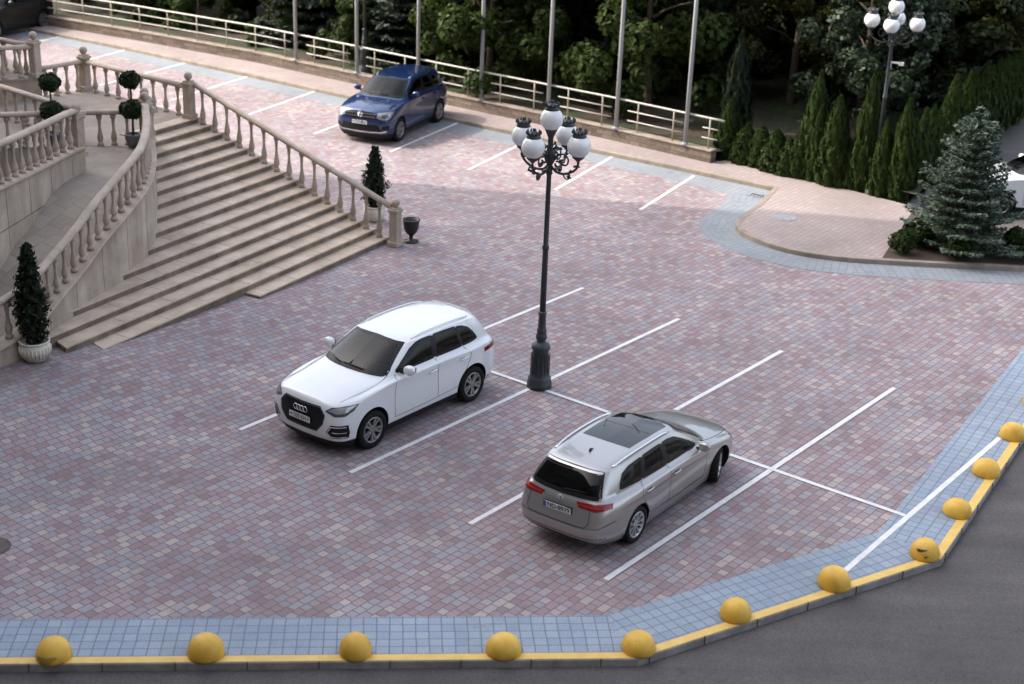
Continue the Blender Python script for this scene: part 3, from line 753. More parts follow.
# ================================================================== BOLLARDS
bolt = [(-6.23, 17.98), (-4.14, 18.18), (-2.05, 18.36), (.05, 18.54), (2.0, 18.74), (3.52, 19.72), (5.19, 20.75), (6.86, 21.80), (7.78, 23.31), (8.72, 24.92), (9.66, 26.52), (10.6, 28.15)]
ordn = ['first', 'second', 'third', 'fourth', 'fifth', 'sixth', 'seventh', 'eighth', 'ninth', 'tenth', 'eleventh', 'twelfth']
extra = {0: 'yellow dome bollard with a brown scrape, %s from the left along the kerb', 4: 'rust speckled yellow dome bollard at the first kerb bend, %s from the left', 7: 'yellow dome bollard with black scuffs at the second kerb bend, %s from the left'}
mb = MB(); prof = [(.272, 0), (.278, .03), (.272, .09), (.25, .16), (.21, .225), (.15, .275), (.08, .302), (.0, .31)]
mb.lathe(prof, 28)
b_me = mb.build('yellow_bollard', M_BOL).data; bpy.data.objects.remove(bpy.data.objects['yellow_bollard'])
for i, (x, y) in enumerate(bolt):
    o = link_mesh('yellow_bollard', b_me); o.location = (x, y, .006); o.rotation_euler.z = i * 1.7; s = .885 + .04 * math.sin(i * 2.3); o.scale = (s, s * 1.04, .93 + .07 * math.sin(i * 1.3))
    tag(o, (extra.get(i) or 'yellow concrete dome bollard on the blue paving, %s from the left along the kerb') % ordn[i], 'bollard', 'yellow dome bollards along the kerb')
    if i in (0, 7):                                            # scraped and scuffed spots that follow the dome
        pr = np.array(prof)
        def dome(az, z, off=.004):
            r_ = float(np.interp(z, pr[:, 1], pr[:, 0])) + off; return (r_ * math.cos(az), r_ * math.sin(az), z + off * .6)
        for az, zc, wa, wz in ([(-1.75, .085, .62, .055)] if i == 0 else [(-2.15, .19, .42, .022), (-1.72, .10, .16, .012)]):
            mb = MB(); vs = [dome(az - o.rotation_euler.z, zc)]
            for ring in (.34, .67, 1):
                for j in range(18):
                    q = 2 * PI * j / 18; k_ = ring * (1 + .22 * math.sin(3 * q + i)); vs.append(dome(az - o.rotation_euler.z + wa * k_ * math.cos(q), zc + wz * k_ * math.sin(q) + .012 * k_ * math.cos(q)))
            mb.add(vs, [(0, 1 + j, 1 + (j + 1) % 18) for j in range(18)] + [(1 + r * 18 + j, 19 + r * 18 + j, 19 + r * 18 + (j + 1) % 18, 1 + r * 18 + (j + 1) % 18) for r in range(2) for j in range(18)], 0, True)
            mb.build('scuff_mark', simple('scuffed_paint', (.40, .24, .045) if i == 0 else (.045, .035, .025), .7), o)

# ================================================================== COVERS AND DRAIN
def cover(name, label, x, y, z, r, m, n=24):
    mb = MB(); mb.lathe([(r, -.01), (r, .008), (r - .02, .012), (r - .05, .006), (r - .07, .011), (0, .011)], n, smooth=False)
    o = mb.build(name, m); o.location = (x, y, z); tag(o, label, 'manhole cover'); return o
cover('manhole_cover', 'round dark iron manhole cover in the red paving at the left edge', -8.08, 20.9, .004, .30, M_COVER)
cover('manhole_cover', 'pale grey round cover set in the paved island', 7.32, 40.0, .122, .36, simple('pale_cover', (.27, .275, .285), .7, vary=.2))
cover('manhole_cover', 'blue grey cover at the foot of the cream pot, left edge', -10.35, 27.1, .33, .4, simple('blue_cover', (.17, .20, .23), .6, vary=.2))
mb = MB(); mb.box((0, 0, .01), (.62, .30, .02))
for i in range(5): mb.box((-.22 + i * .11, 0, .022), (.05, .22, .008), 0, 1)
o = mb.build('drain_grate', [simple('drain_frame', (.30, .31, .31), .5), M_BLACK]); o.location = (6.95, 42.35, .012); o.rotation_euler.z = math.radians(-35)
tag(o, 'small iron drain grate where the sidewalk kerb meets the island', 'drain grate')
# ================================================================== STREET LAMPS
def street_lamp(label, x, y, z, rz, simple_lamp=False):
    t = thing('street_lamp', label, 'street lamp', (x, y, z), rz, 'five globe street lamps')
    mb = MB()
    mb.lathe([(.25, 0), (.255, .10), (.235, .13), (.235, .20), (.225, .22), (.20, .26), (.175, .42), (.16, .66), (.158, .80), (.19, .83), (.195, .87), (.17, .93), (.10, .97),
              (.085, 1.0), (.105, 1.04), (.115, 1.09), (.105, 1.14), (.085, 1.17), (.10, 1.20), (.10, 1.24), (.082, 1.27), (.072, 1.55), (.085, 1.57), (.085, 1.60), (.062, 1.63)], 16)
    for i in range(16):
        q = 2 * PI * i / 16; mb.box((.19 * math.cos(q), .19 * math.sin(q), .50), (.012, .02, .45), q)
    mb.build('lamp_base', M_IRON, t)
    mb = MB(); mb.lathe([(.062, 1.6), (.056, 2.9), (.07, 2.92), (.07, 2.97), (.052, 3.0), (.046, 4.40), (.065, 4.43), (.06, 4.52), (.05, 4.55), (.06, 4.62), (.10, 4.70), (.12, 4.78), (.09, 4.86), (.05, 4.93), (.05, 5.12), (.09, 5.22), (.11, 5.27), (.02, 5.28)], 14)
    mb.build('pole', M_IRON, t)
    globes = [(0, 0, 5.49, None)] + [(.62 * math.cos(PI / 2 * k), .62 * math.sin(PI / 2 * k), 5.07, PI / 2 * k) for k in range(4)]
    for gx, gy, gz_, q in globes:
        if q is not None:
            mb = MB()
            def P(r, h, dq=0): return (r * math.cos(q + dq), r * math.sin(q + dq), h)
            # main S-arm, scroll rings and leaves
            mb.tube(smooth_line([P(.03, 4.60), P(.14, 4.50), P(.30, 4.48), (P(.46, 4.53)), P(.58, 4.62), P(.62, 4.72), P(.62, 4.80)], 5), .024, 6)
            mb.tube(smooth_line([P(.06, 4.64), P(.16, 4.80), P(.30, 4.86), P(.40, 4.78), P(.38, 4.67), P(.28, 4.65), P(.25, 4.72), P(.30, 4.76)], 5), .017, 6)
            mb.tube(smooth_line([P(.06, 4.92), P(.13, 4.98), P(.22, 4.94), P(.23, 4.86), P(.16, 4.84), P(.14, 4.89)], 5), .015, 6)
            mb.tube(smooth_line([P(.30, 4.48), P(.36, 4.40), P(.44, 4.41), P(.45, 4.48), P(.40, 4.49)], 4), .014, 6)
            for r_, h_ in ((.10, 4.52), (.34, 4.84), (.50, 4.54), (.60, 4.68), (.20, 4.70), (.42, 4.42), (.15, 4.97), (.08, 4.75), (.10, 4.85), (.07, 4.65), (.27, 4.66), (.22, 4.52)):
                for k in range(3):
                    a_ = Vector(P(r_, h_)); dd = Vector((rng.uniform(-1, 1), rng.uniform(-1, 1), rng.uniform(-.6, 1))).normalized() * .075
                    mb.tube([a_, a_ + dd * .5, a_ + dd], [.012, .022, .003], 5)
            mb.build('arm', M_IRON, t)
        zc = gz_
        mb = MB(); mb.lathe([(.03, -.30), (.055, -.27), (.10, -.235), (.12, -.21), (.12, -.19), (.08, -.185)], 14); o = mb.build('globe_holder', M_IRON, t); o.location = (gx, gy, zc)
        mb = MB(); mb.sphere((0, 0, 0), .222, 24, 16); o = mb.build('globe', M_OPAL, t); o.location = (gx, gy, zc)
        mb = MB(); mb.lathe([(.135, .165), (.14, .20), (.125, .215), (.125, .26), (.115, .275), (.05, .285), (.03, .30), (.02, .33), (.03, .345), (.0, .37)], 16)
        for i in range(10):
            a_ = 2 * PI * i / 10; mb.tube([(.125 * math.cos(a_), .125 * math.sin(a_), .25), (.135 * math.cos(a_), .135 * math.sin(a_), .29), (.12 * math.cos(a_), .12 * math.sin(a_), .335)], [.022, .02, .002], 5)
        o = mb.build('crown_cap', M_IRON, t); o.location = (gx, gy, zc)
    return t
lamp = street_lamp('dark five globe street lamp standing between the white car and the silver car', .58 * 1.0, 28.05, .004, math.radians(-32))
l2 = copy_tree(lamp); l2.location = (10.3, 42.75, .0); l2.rotation_euler.z = math.radians(-20); l2['label'] = 'dark five globe street lamp rising out of the conifer hedge on the right'
l3 = copy_tree(lamp); l3.location = (-5.75, 54.95, .42); l3.rotation_euler.z = math.radians(10); l3['label'] = 'dark street lamp behind the railing, its foot behind a flagpole above the blue car'
mb = MB(); mb.box((.16, 0, 3.95), (.34, .05, .05)); mb.box((.33, 0, 3.93), (.14, .09, .09)); mb.box((.05, 0, 3.88), (.03, .04, .20)); mb.build('camera_bracket', simple('white_plastic', (.6, .6, .6), .4), l2)

# ================================================================== CARS
def pch(y, xq):
    """monotone cubic through samples y at x = 0..n-1 (columns independent)"""
    y = np.asarray(y, float); n = len(y); d = np.diff(y, axis=0)
    m = np.zeros_like(y)
    a, b = d[:-1], d[1:]
    with np.errstate(divide='ignore', invalid='ignore'):
        h = 2 * a * b / (a + b)
    m[1:-1] = np.where(a * b > 0, h, 0); m[0] = d[0]; m[-1] = d[-1]
    i = np.clip(np.floor(xq).astype(int), 0, n - 2); t = (xq - i)[:, None]
    return ((2 * t ** 3 - 3 * t ** 2 + 1) * y[i] + (t ** 3 - 2 * t ** 2 + t) * m[i] + (-2 * t ** 3 + 3 * t ** 2) * y[i + 1] + (t ** 3 - t ** 2) * m[i + 1])
def crom(y, xq):
    y = np.asarray(y, float); n = len(y)
    e = np.vstack([2 * y[0] - y[1], y, 2 * y[-1] - y[-2]])
    i = np.clip(np.floor(xq).astype(int), 0, n - 2); t = (xq - i)[:, None]
    p0, p1, p2, p3 = e[i], e[i + 1], e[i + 2], e[i + 3]
    return .5 * (2 * p1 + (p2 - p0) * t + (2 * p0 - 5 * p1 + 4 * p2 - p3) * t ** 2 + (3 * p1 - p0 - 3 * p2 + p3) * t ** 3)

def suv_warp(x, z):
    """raises bonnet, waistline and roof of the two tall cars"""
    a = float(np.interp(x, [-2.3, -1.5, -.4, .6, 1.2], [.02, .03, .085, .12, .135]))
    top = float(np.interp(x, [-2, -1, 0, .3], [.055, .07, .09, .10]))
    return float(np.interp(z, [.52, .70, .86, 1.15, 1.54, 1.60, 1.66], [0, .35 * a, a, a, top, .072, .045]))
def car_body(levels, axles, wr, arch_r, paint_m, scale=(1, 1, 1), warp=None, win=None, cabin=None, lining=None, clad=0):
    W = (lambda x, z: scale[2] * warp(x / scale[0], z / scale[2])) if warp else (lambda x, z: 0)
    if warp: levels = [(l[0], l[1], [z + warp(x, z) for x, z in zip(l[0], l[2])]) for l in levels]
    NTq = np.linspace(0, 13, 92)
    L = [np.stack([np.array(l[0]), np.array(l[1]), np.array(l[2])], -1) * np.array(scale) for l in levels]
    rows = []
    for l in L:
        r = crom(l, NTq); r[:, 1] = np.maximum(r[:, 1], 0); r[0, 1] = 0; r[-1, 1] = 0; rows.append(r)
    rows = np.array(rows)                                   # level, t, xyz
    nl = len(levels)
    gA = np.linspace(0, 6, 34)                               # body up to the glass base (levels 0..6)
    A = np.stack([pch(rows[0:7, j], gA) for j in range(rows.shape[1])], 1)
    gB = np.linspace(0, 1, 9)[1:]
    B = rows[6][None] * (1 - gB)[:, None, None] + rows[7][None] * gB[:, None, None]
    bul = (4 * gB * (1 - gB))[:, None, None]
    ctr = np.array([-.45, 0, 0])
    out = rows[6] - ctr; out[:, 2] = 0; out /= np.linalg.norm(out, axis=1)[:, None] + 1e-9
    B = B + bul * (out * np.array([.035, .022, 0]))[None]; 
    gC = np.linspace(0, 2, 13)[1:]
    Cc = np.stack([pch(rows[7:10, j], gC) for j in range(rows.shape[1])], 1)
    S = np.concatenate([A, B, Cc], 0)                        # v, t, xyz
    nv, ntt = S.shape[:2]
    bm = bmesh.new()
    left = [[bm.verts.new(S[v, j]) for j in range(ntt)] for v in range(nv)]
    right = [[bm.verts.new(S[v, j] * np.array([1, -1, 1])) for j in range(ntt)] for v in range(nv)]
    for v in range(nv - 1):
        for j in range(ntt - 1):
            bm.faces.new((left[v][j], left[v][j + 1], left[v + 1][j + 1], left[v + 1][j]))
            bm.faces.new((right[v][j + 1], right[v][j], right[v + 1][j], right[v + 1][j + 1]))
    for j in range(ntt - 1): bm.faces.new((left[0][j + 1], left[0][j], right[0][j], right[0][j + 1]))
    bmesh.ops.remove_doubles(bm, verts=bm.verts, dist=2e-4)
    bmesh.ops.dissolve_degenerate(bm, edges=bm.edges, dist=1e-5)
    bmesh.ops.recalc_face_normals(bm, faces=bm.faces)
    for f in bm.faces: f.smooth = True
    bvh = BVHTree.FromBMesh(bm)
    me = bpy.data.meshes.new('body'); bm.to_mesh(me); bm.free(); me.materials.append(paint_m); me.materials.append(M_WELL)
    o = bpy.data.objects.new('body', me); C.objects.link(o)
    cut = MB()
    for ax in axles:
        for sy in (-1, 1):
            cut.lathe([(arch_r, -.32), (arch_r, .45)], 40, (ax, sy * .85, wr + .015), 0, False, 'y')
    co = cut.build('cutter', M_WELL)
    md = o.modifiers.new('arches', 'BOOLEAN'); md.operation = 'DIFFERENCE'; md.object = co; md.solver = 'EXACT'
    try: md.material_mode = 'TRANSFER'
    except Exception: pass
    cutters = [co]
    def cutter(mb_):
        k_ = mb_.build('cutter', lining or M_CABIN); cutters.append(k_)
        d_ = o.modifiers.new('cut', 'BOOLEAN'); d_.operation = 'DIFFERENCE'; d_.object = k_; d_.solver = 'EXACT'; d_.material_mode = 'TRANSFER'
    if win:
        rings = [[(x * scale[0], y * scale[1] * q, (z + W(x, z)) if z > .9 else z) for x, y in ((x1, -w_), (x1, w_), (x0, w_), (x0, -w_))] for (z, x0, x1, w_) in cabin for q in (1,)]
        mb_ = MB(); vs = [v for r in rings for v in r]; n_ = len(rings)
        mb_.add(vs, [(3, 2, 1, 0), tuple(4 * (n_ - 1) + j for j in range(4))] + [(4 * i + j, 4 * i + (j + 1) % 4, 4 * i + 4 + (j + 1) % 4, 4 * i + 4 + j) for i in range(n_ - 1) for j in range(4)]); cutter(mb_)
        def prism(pts0, pts1, mb_):
            n_ = len(pts0); mb_.add(pts0 + pts1, [tuple(range(n_))[::-1], tuple(range(n_, 2 * n_))] + [(j, (j + 1) % n_, n_ + (j + 1) % n_, n_ + j) for j in range(n_)])
        for md_, xa, xb, wx in (('front', -.05, 3, 1.5), ('rear', -3, -1.35, -2.1)):
            for poly in win[md_]:
                mb_ = MB(); P_ = [(a, b + W(wx, b)) for a, b in poly]; prism([(xa, a, b) for a, b in P_], [(xb, a, b) for a, b in P_], mb_); cutter(mb_)
        mb_ = MB()
        for poly in win['side']:
            P_ = [(a, b + W(a, b)) for a, b in poly]
            for y0_, y1_ in ((.25, 1.5), (-1.5, -.25)): prism([(a, y0_, b) for a, b in P_], [(a, y1_, b) for a, b in P_], mb_)
        cutter(mb_)
    dg = bpy.context.evaluated_depsgraph_get()
    m2 = bpy.data.meshes.new_from_object(o.evaluated_get(dg)); m2.name = 'body'
    bpy.data.objects.remove(o)
    for k_ in cutters: bpy.data.objects.remove(k_)
    # arch faces -> well material
    mats = [m.name if m else '' for m in m2.materials]
    if clad:                                                   # unpainted black lower edge all round
        m2.materials.append(M_PLAS); ci_ = len(m2.materials) - 1; pi_ = [i for i, m in enumerate(m2.materials) if m is paint_m]
        for f in m2.polygons:
            if f.material_index in pi_ and f.center.z < clad + (.06 if f.center.x < -1.9 else 0): f.material_index = ci_
    m2.set_sharp_from_angle(angle=math.radians(38))
    return m2, bvh

class Car:
    def __init__(s, label, cat_label, name, body, bvh, x, y, yaw, group=None, warp=None, ws=(1, 1)):
        s.warp = (lambda x, z: ws[1] * warp(x / ws[0], z / ws[1])) if warp else (lambda x, z: 0)
        s.t = thing(name, label, 'car', (x, y, .004), yaw, group); s.bvh = bvh
        s.body = link_mesh('body', body, s.t); s.gap = M_SEAMW if M_WHITEP in list(body.materials) else M_SEAM
    def hit(s, o, d):
        h = s.bvh.ray_cast(Vector(o), Vector(d))
        if h[0] is None:
            h = s.bvh.find_nearest(Vector(o) + Vector(d) * 1.0)
        return h[0], h[1]
    def frame(s, mode):
        """origin plane and direction for projecting: returns f(a,b) -> (ray origin), d"""
        W = s.warp
        if mode == 'front': return (lambda a, b: (4, a, b + W(1.5, b))), (-1, 0, 0)
        if mode == 'rear': return (lambda a, b: (-4, a, b + W(-2.1, b))), (1, 0, 0)
        if mode == 'left': return (lambda a, b: (a, 3, b + W(a, b))), (0, -1, 0)
        if mode == 'right': return (lambda a, b: (a, -3, b + W(a, b))), (0, 1, 0)
        if mode == 'top': return (lambda a, b: (a, b, 4)), (0, 0, -1)
        if isinstance(mode, tuple):                           # (angle, ox, oy): looking in along -(cos,sin)
            q, ox, oy = mode; dx, dy = math.cos(q), math.sin(q)
            return (lambda a, b: (ox + dx * 2 - dy * a, oy + dy * 2 + dx * a, b + W(ox, b))), (-dx, -dy, 0)
    def patch(s, name, mode, poly, m, off=.004, rings=6, step=.05, parent=None, smooth_poly=False, flip=False):
        f, d = s.frame(mode); P = []
        pp = [tuple(p) for p in (smooth_line(poly + [poly[0]], 4)[:-1] if smooth_poly else poly)]
        for i in range(len(pp)):
            a, b = Vector(pp[i]), Vector(pp[(i + 1) % len(pp)]); k = max(1, int((b - a).length / step))
            for j in range(k): P.append(a.lerp(b, j / k))
        c = sum(P, Vector((0, 0))) / len(P); n = len(P); mb = MB(); vs = []
        h, nn = s.hit(f(*c), d); vs.append(h + nn * off)
        for r in range(1, rings + 1):
            for p in P:
                q = c.lerp(p, r / rings); h, nn = s.hit(f(*q), d); vs.append(h + nn * off)
        for p in P:
            h, nn = s.hit(f(*p), d); vs.append(h - nn * .008)
        fs = [(0, 1 + j, 1 + (j + 1) % n) for j in range(n)]
        for r in range(rings):
            b0 = 1 + r * n; b1 = b0 + n
            fs += [(b0 + j, b1 + j, b1 + (j + 1) % n, b0 + (j + 1) % n) for j in range(n)]
        mb.add(vs, fs, 0, True)
        me = mb.mesh(name, m); me.set_sharp_from_angle(angle=math.radians(40))
        bm = bmesh.new(); bm.from_mesh(me); bmesh.ops.recalc_face_normals(bm, faces=bm.faces)
        # outward check
        ff = max(bm.faces, key=lambda q: q.calc_area()); 
        h, nn = s.hit(f(*c), d)
        bm.faces.ensure_lookup_table()
        if bm.faces[0].normal.dot(nn) < 0: bmesh.ops.reverse_faces(bm, faces=bm.faces)
        bm.to_mesh(me); bm.free()
        return link_mesh(name, me, parent or s.t)
    def seam(s, name, mode, pts, m, wd=.011, off=.0016, closed=False, parent=None, curve=False):
        f, d = s.frame(mode); pts = smooth_line(pts, 5) if curve else pts
        if closed: pts = list(pts) + [pts[0]]
        P = []
        for a, b in zip(pts, pts[1:]):
            a, b = Vector(a), Vector(b); k = max(1, int((b - a).length / .04))
            for j in range(k): P.append(a.lerp(b, j / k))
        P.append(Vector(pts[-1])); vs = []
        for i, p in enumerate(P):
            tt = (P[min(i + 1, len(P) - 1)] - P[max(i - 1, 0)]).normalized(); n = Vector((-tt.y, tt.x)) * wd / 2
            for sg_ in (1, -1):
                h, nn = s.hit(f(*(p + n * sg_)), d); vs.append(h + nn * off)
        mb = MB(); mb.add(vs, [(2 * i, 2 * i + 1, 2 * i + 3, 2 * i + 2) for i in range(len(P) - 1)], 0, True)
        return mb.build(name, m, parent or s.t, recalc=False)
    def at(s, mode, a, b, off=0):
        f, d = s.frame(mode); h, n = s.hit(f(a, b), d); return h + n * off, n
    def wheels(s, axles, track, wr, rimr, wdt, rim_m, spokes, steer=0):
        # tyre and rim meshes, shared
        key = (wr, rimr, spokes, rim_m.name)
        if key not in WHEELS:
            mb = MB(); h = wdt / 2
            mb.lathe([(rimr - .005, -h * .8), (rimr + .015, -h * .95), (wr - .05, -h * 1.02), (wr - .015, -h * .88), (wr, -h * .6), (wr, h * .6), (wr - .015, h * .88), (wr - .05, h * 1.02), (rimr + .015, h * .95), (rimr - .005, h * .8), (rimr - .03, h * .4), (rimr - .03, -h * .4)], 40, axis='y', cap=False)
            ty = mb.build('wheel', M_TYRE); tme = ty.data; bpy.data.objects.remove(ty)
            mb = MB()
            mb.lathe([(rimr + .004, h * .86), (rimr - .006, h * .93), (rimr - .022, h * .86), (rimr - .03, h * .5), (rimr - .03, -h * .5)], 36, axis='y', cap=False)
            mb.lathe([(.0, h * .22), (rimr - .03, h * .22), (rimr - .03, h * .20)], 30, mi=1, axis='y')
            mb.lathe([(rimr * .68, h * .24), (rimr * .68, h * .30), (.05, h * .30)], 28, mi=2, axis='y')
            mb.lathe([(.075, h * .3), (.075, h * .72), (.06, h * .78), (.03, h * .78), (.0, h * .76)], 18, axis='y')
            for i in range(spokes):
                for sgn, in (((-1,), (1,)) if spokes <= 5 else ((0,),)):
                    q = 2 * PI * i / spokes
                    q0 = q + sgn * .22; q1 = q + sgn * (.20 if spokes <= 5 else 0)
                    w0, w1 = (.026, .034) if spokes <= 5 else (.016, .024)
                    vs = []
                    for rr_, qq, ww, y0_, y1_ in ((.055, q0, w0, h * .42, h * .76), (rimr * .55, (q0 + q1) / 2, (w0 + w1) / 2.2, h * .5, h * .80), (rimr - .018, q1, w1, h * .62, h * .90)):
                        rx, rz_ = math.cos(qq), math.sin(qq); tx, tz = -rz_, rx
                        for e_, yy in ((-1, y0_), (1, y0_), (.75, y1_), (-.75, y1_)):
                            vs.append((rx * rr_ + tx * ww * e_, yy, rz_ * rr_ + tz * ww * e_))
                    fs = [(4 * a_ + j, 4 * a_ + (j + 1) % 4, 4 * a_ + 4 + (j + 1) % 4, 4 * a_ + 4 + j) for a_ in range(2) for j in range(4)]
                    mb.add(vs, fs, 0)
            for i in range(5):
                q = 2 * PI * i / 5 + .3; mb.lathe([(.011, h * .78), (.011, h * .80), (0, h * .80)], 6, (.05 * math.cos(q), 0, .05 * math.sin(q)), 1, axis='y')
            ri = mb.build('rim', [rim_m, M_HUB, M_PLAS]); rme = ri.data; bpy.data.objects.remove(ri)
            WHEELS[key] = (tme, rme)
        tme, rme = WHEELS[key]
        for i, ax in enumerate(axles):
            for sy in (1, -1):
                o = link_mesh('wheel', tme, s.t); o.location = (ax, sy * (track - wdt / 2), wr)
                o.rotation_euler.z = (0 if sy > 0 else PI) + (steer if i == 0 else 0); o.rotation_euler.y = rng.random() * 2 if False else 0
                r = link_mesh('rim', rme, o)
                r.rotation_euler.y = (ax * 3 + sy) % 1.2
    def plate(s, mode, a, b, text, blue=False, w=.52, h=.115, tilt=0, flag=False):
        p, n = s.at(mode, a, b, .012); sx = 1 if mode == 'front' else -1
        rot = Matrix.Rotation(0, 3, 'Z')
        mb = MB(); mb.box((0, 0, 0), (.012, w, h)); mb.box((-.006, 0, 0), (.01, w + .024, h + .024), 0, 1)
        if blue: mb.box((.002, -(w / 2 - .024) , 0), (.0125, .046, h - .004), 0, 2)
        if flag:
            mb.box((.002, -(w / 2 - .045), .012), (.0125, .05, .022), 0, 3); mb.box((.002, -(w / 2 - .045), -.008), (.0125, .05, .012), 0, 4)
        o = mb.build('number_plate', [M_PLATE, M_PLAS, M_PBLUE, M_REDL, simple('plate_green', (.02, .25, .06), .4)], s.t)
        o.location = p + Vector((sx * .008, 0, 0)); o.rotation_euler = (0, tilt, 0 if sx > 0 else PI)
        if text:
            fc = bpy.data.curves.new('plate_text', 'FONT'); fc.body = text; fc.size = h * 1.02; fc.align_x = 'CENTER'; fc.align_y = 'CENTER'; fc.extrude = .0008; fc.offset = .0015
            to = bpy.data.objects.new('plate_text', fc); C.objects.link(to)
            dg = bpy.context.evaluated_depsgraph_get(); me = bpy.data.meshes.new_from_object(to.evaluated_get(dg)); bpy.data.objects.remove(to)
            me.materials.clear(); me.materials.append(M_TEXT)
            xs = [v.co.x for v in me.vertices]; wd = max(xs) - min(xs); av = w - (.10 if blue else .04) - (.07 if flag else 0); k = min(1.0, av / wd)
            if wd < av: k = av / wd * .97
            t2 = link_mesh('plate_text', me, o); t2.rotation_euler = (PI / 2, 0, PI / 2); t2.scale = (k, 1, 1); t2.location = (.0085, .024 if blue else (.03 if flag else 0), 0)
    def mirror_(s, x, y, z, m, sc=1):
        for sy in (1, -1):
            mb = MB(); k = 8; n = 14; vs = []
            for i in range(k + 1):
                v = -1 + 2 * i / k; r = (1 - abs(v) ** 2.6) ** .5 if abs(v) < 1 else .02
                for j in range(n):
                    q = 2 * PI * j / n; cx, cz = math.cos(q), math.sin(q)
                    vs.append((x + .085 * sc * (abs(cx) ** .75) * (1 if cx > 0 else -.75) * r + .03 * -abs(v) * 0, sy * (y + .115 * sc * v), z + .085 * sc * (abs(cz) ** .8) * (1 if cz > 0 else -1) * r + .01 * v))
            mb.add(vs, [(i * n + j, i * n + (j + 1) % n, (i + 1) * n + (j + 1) % n, (i + 1) * n + j) for i in range(k) for j in range(n)], 0, True)
            o = mb.build('wing_mirror', m, s.t)
            mb = MB(); mb.tube([(x + .03, sy * (y - .10), z - .07), (x + .01, sy * (y - .17), z - .075), (x + .05, sy * (y - .24), z - .06)], [.03, .028, .035], 8); mb.build('mirror_stalk', M_PLAS, o)
            mb = MB(); mb.lathe([(0, 0), (.001, 0)], 4)
            vs = [(x - .067 * sc, sy * (y + .105 * sc * u), z + .06 * sc * v_) for u, v_ in ((-.8, -.8), (.8, -.7), (.85, .75), (-.75, .85))]
            mb = MB(); mb.add(vs, [(0, 1, 2, 3)]); mb.build('mirror_glass', M_CHROME, o)
    def handles(s, pts, m):
        for x, z in pts:
            for md, sy in (('left', 1), ('right', -1)):
                p, n = s.at(md, x, z, 0); cup, _ = s.at(md, x + .02, z - .012)
                s.patch('handle_cup', md, [(x - .085, z - .032), (x + .085, z - .032), (x + .085, z + .012), (x - .085, z + .012)], M_SEAM if m is None else M_PLAS, .001, 3, .04)
                mb = MB(); k = 6
                mb.tube([(p.x - .115, p.y + n.y * .006, p.z), (p.x - .09, p.y + n.y * .03, p.z + .002), (p.x, p.y + n.y * .036, p.z + .004), (p.x + .09, p.y + n.y * .03, p.z + .002), (p.x + .115, p.y + n.y * .006, p.z)], [.012, .017, .018, .017, .012], 8); mb.build('door_handle', m, s.t)
    def rails(s, pts, m, r=.016, lift=.035):
        for sy in (1, -1):
            P = []
            for i, (x, y) in enumerate(pts):
                p, n = s.at('top', x, sy * y, 0); P.append(p + Vector((0, 0, (lift if 0 < i < len(pts) - 1 else .0))))
            mb = MB(); mb.tube(smooth_line([tuple(q) for q in P], 4), r, 8); mb.build('roof_rail', m, s.t)
    def emblem_ring(s, mode, a, b, r, m, off=.012, w=.008):
        p, n = s.at(mode, a, b, off); k = 24; sx = 1 if mode == 'front' else -1
        mb = MB(); mb.tube([(p.x, p.y + r * math.cos(2 * PI * i / k), p.z + r * math.sin(2 * PI * i / k)) for i in range(k + 1)], w, 6); return mb.build('emblem', m, s.t)
    def round_badge(s, mode, a, b, r):
        p, n = s.at(mode, a, b, .012); sx = 1 if mode == 'front' else -1
        mb = MB(); k = 24
        vs = [(p.x, p.y + r * .93 * math.cos(2 * PI * i / k), p.z + r * .93 * math.sin(2 * PI * i / k)) for i in range(k)]
        mb.add(vs, [list(range(k))], 1)
        mb.tube([(p.x, p.y + r * math.cos(2 * PI * i / k), p.z + r * math.sin(2 * PI * i / k)) for i in range(k + 1)], r * .11, 6)
        def ln(pts): mb.tube([(p.x + sx * .006, p.y + r * u, p.z + r * v) for u, v in pts], r * .09, 5)
        ln([(-.40, .80), (0, .08), (.40, .80)]); ln([(-.80, .42), (-.40, -.72), (0, .0), (.40, -.72), (.80, .42)])
        mb.build('emblem', [M_CHROME, M_PBLUE if False else M_LAMPD], s.t)
WHEELS = {}

def mir(poly): return [(-a, b) for a, b in poly]
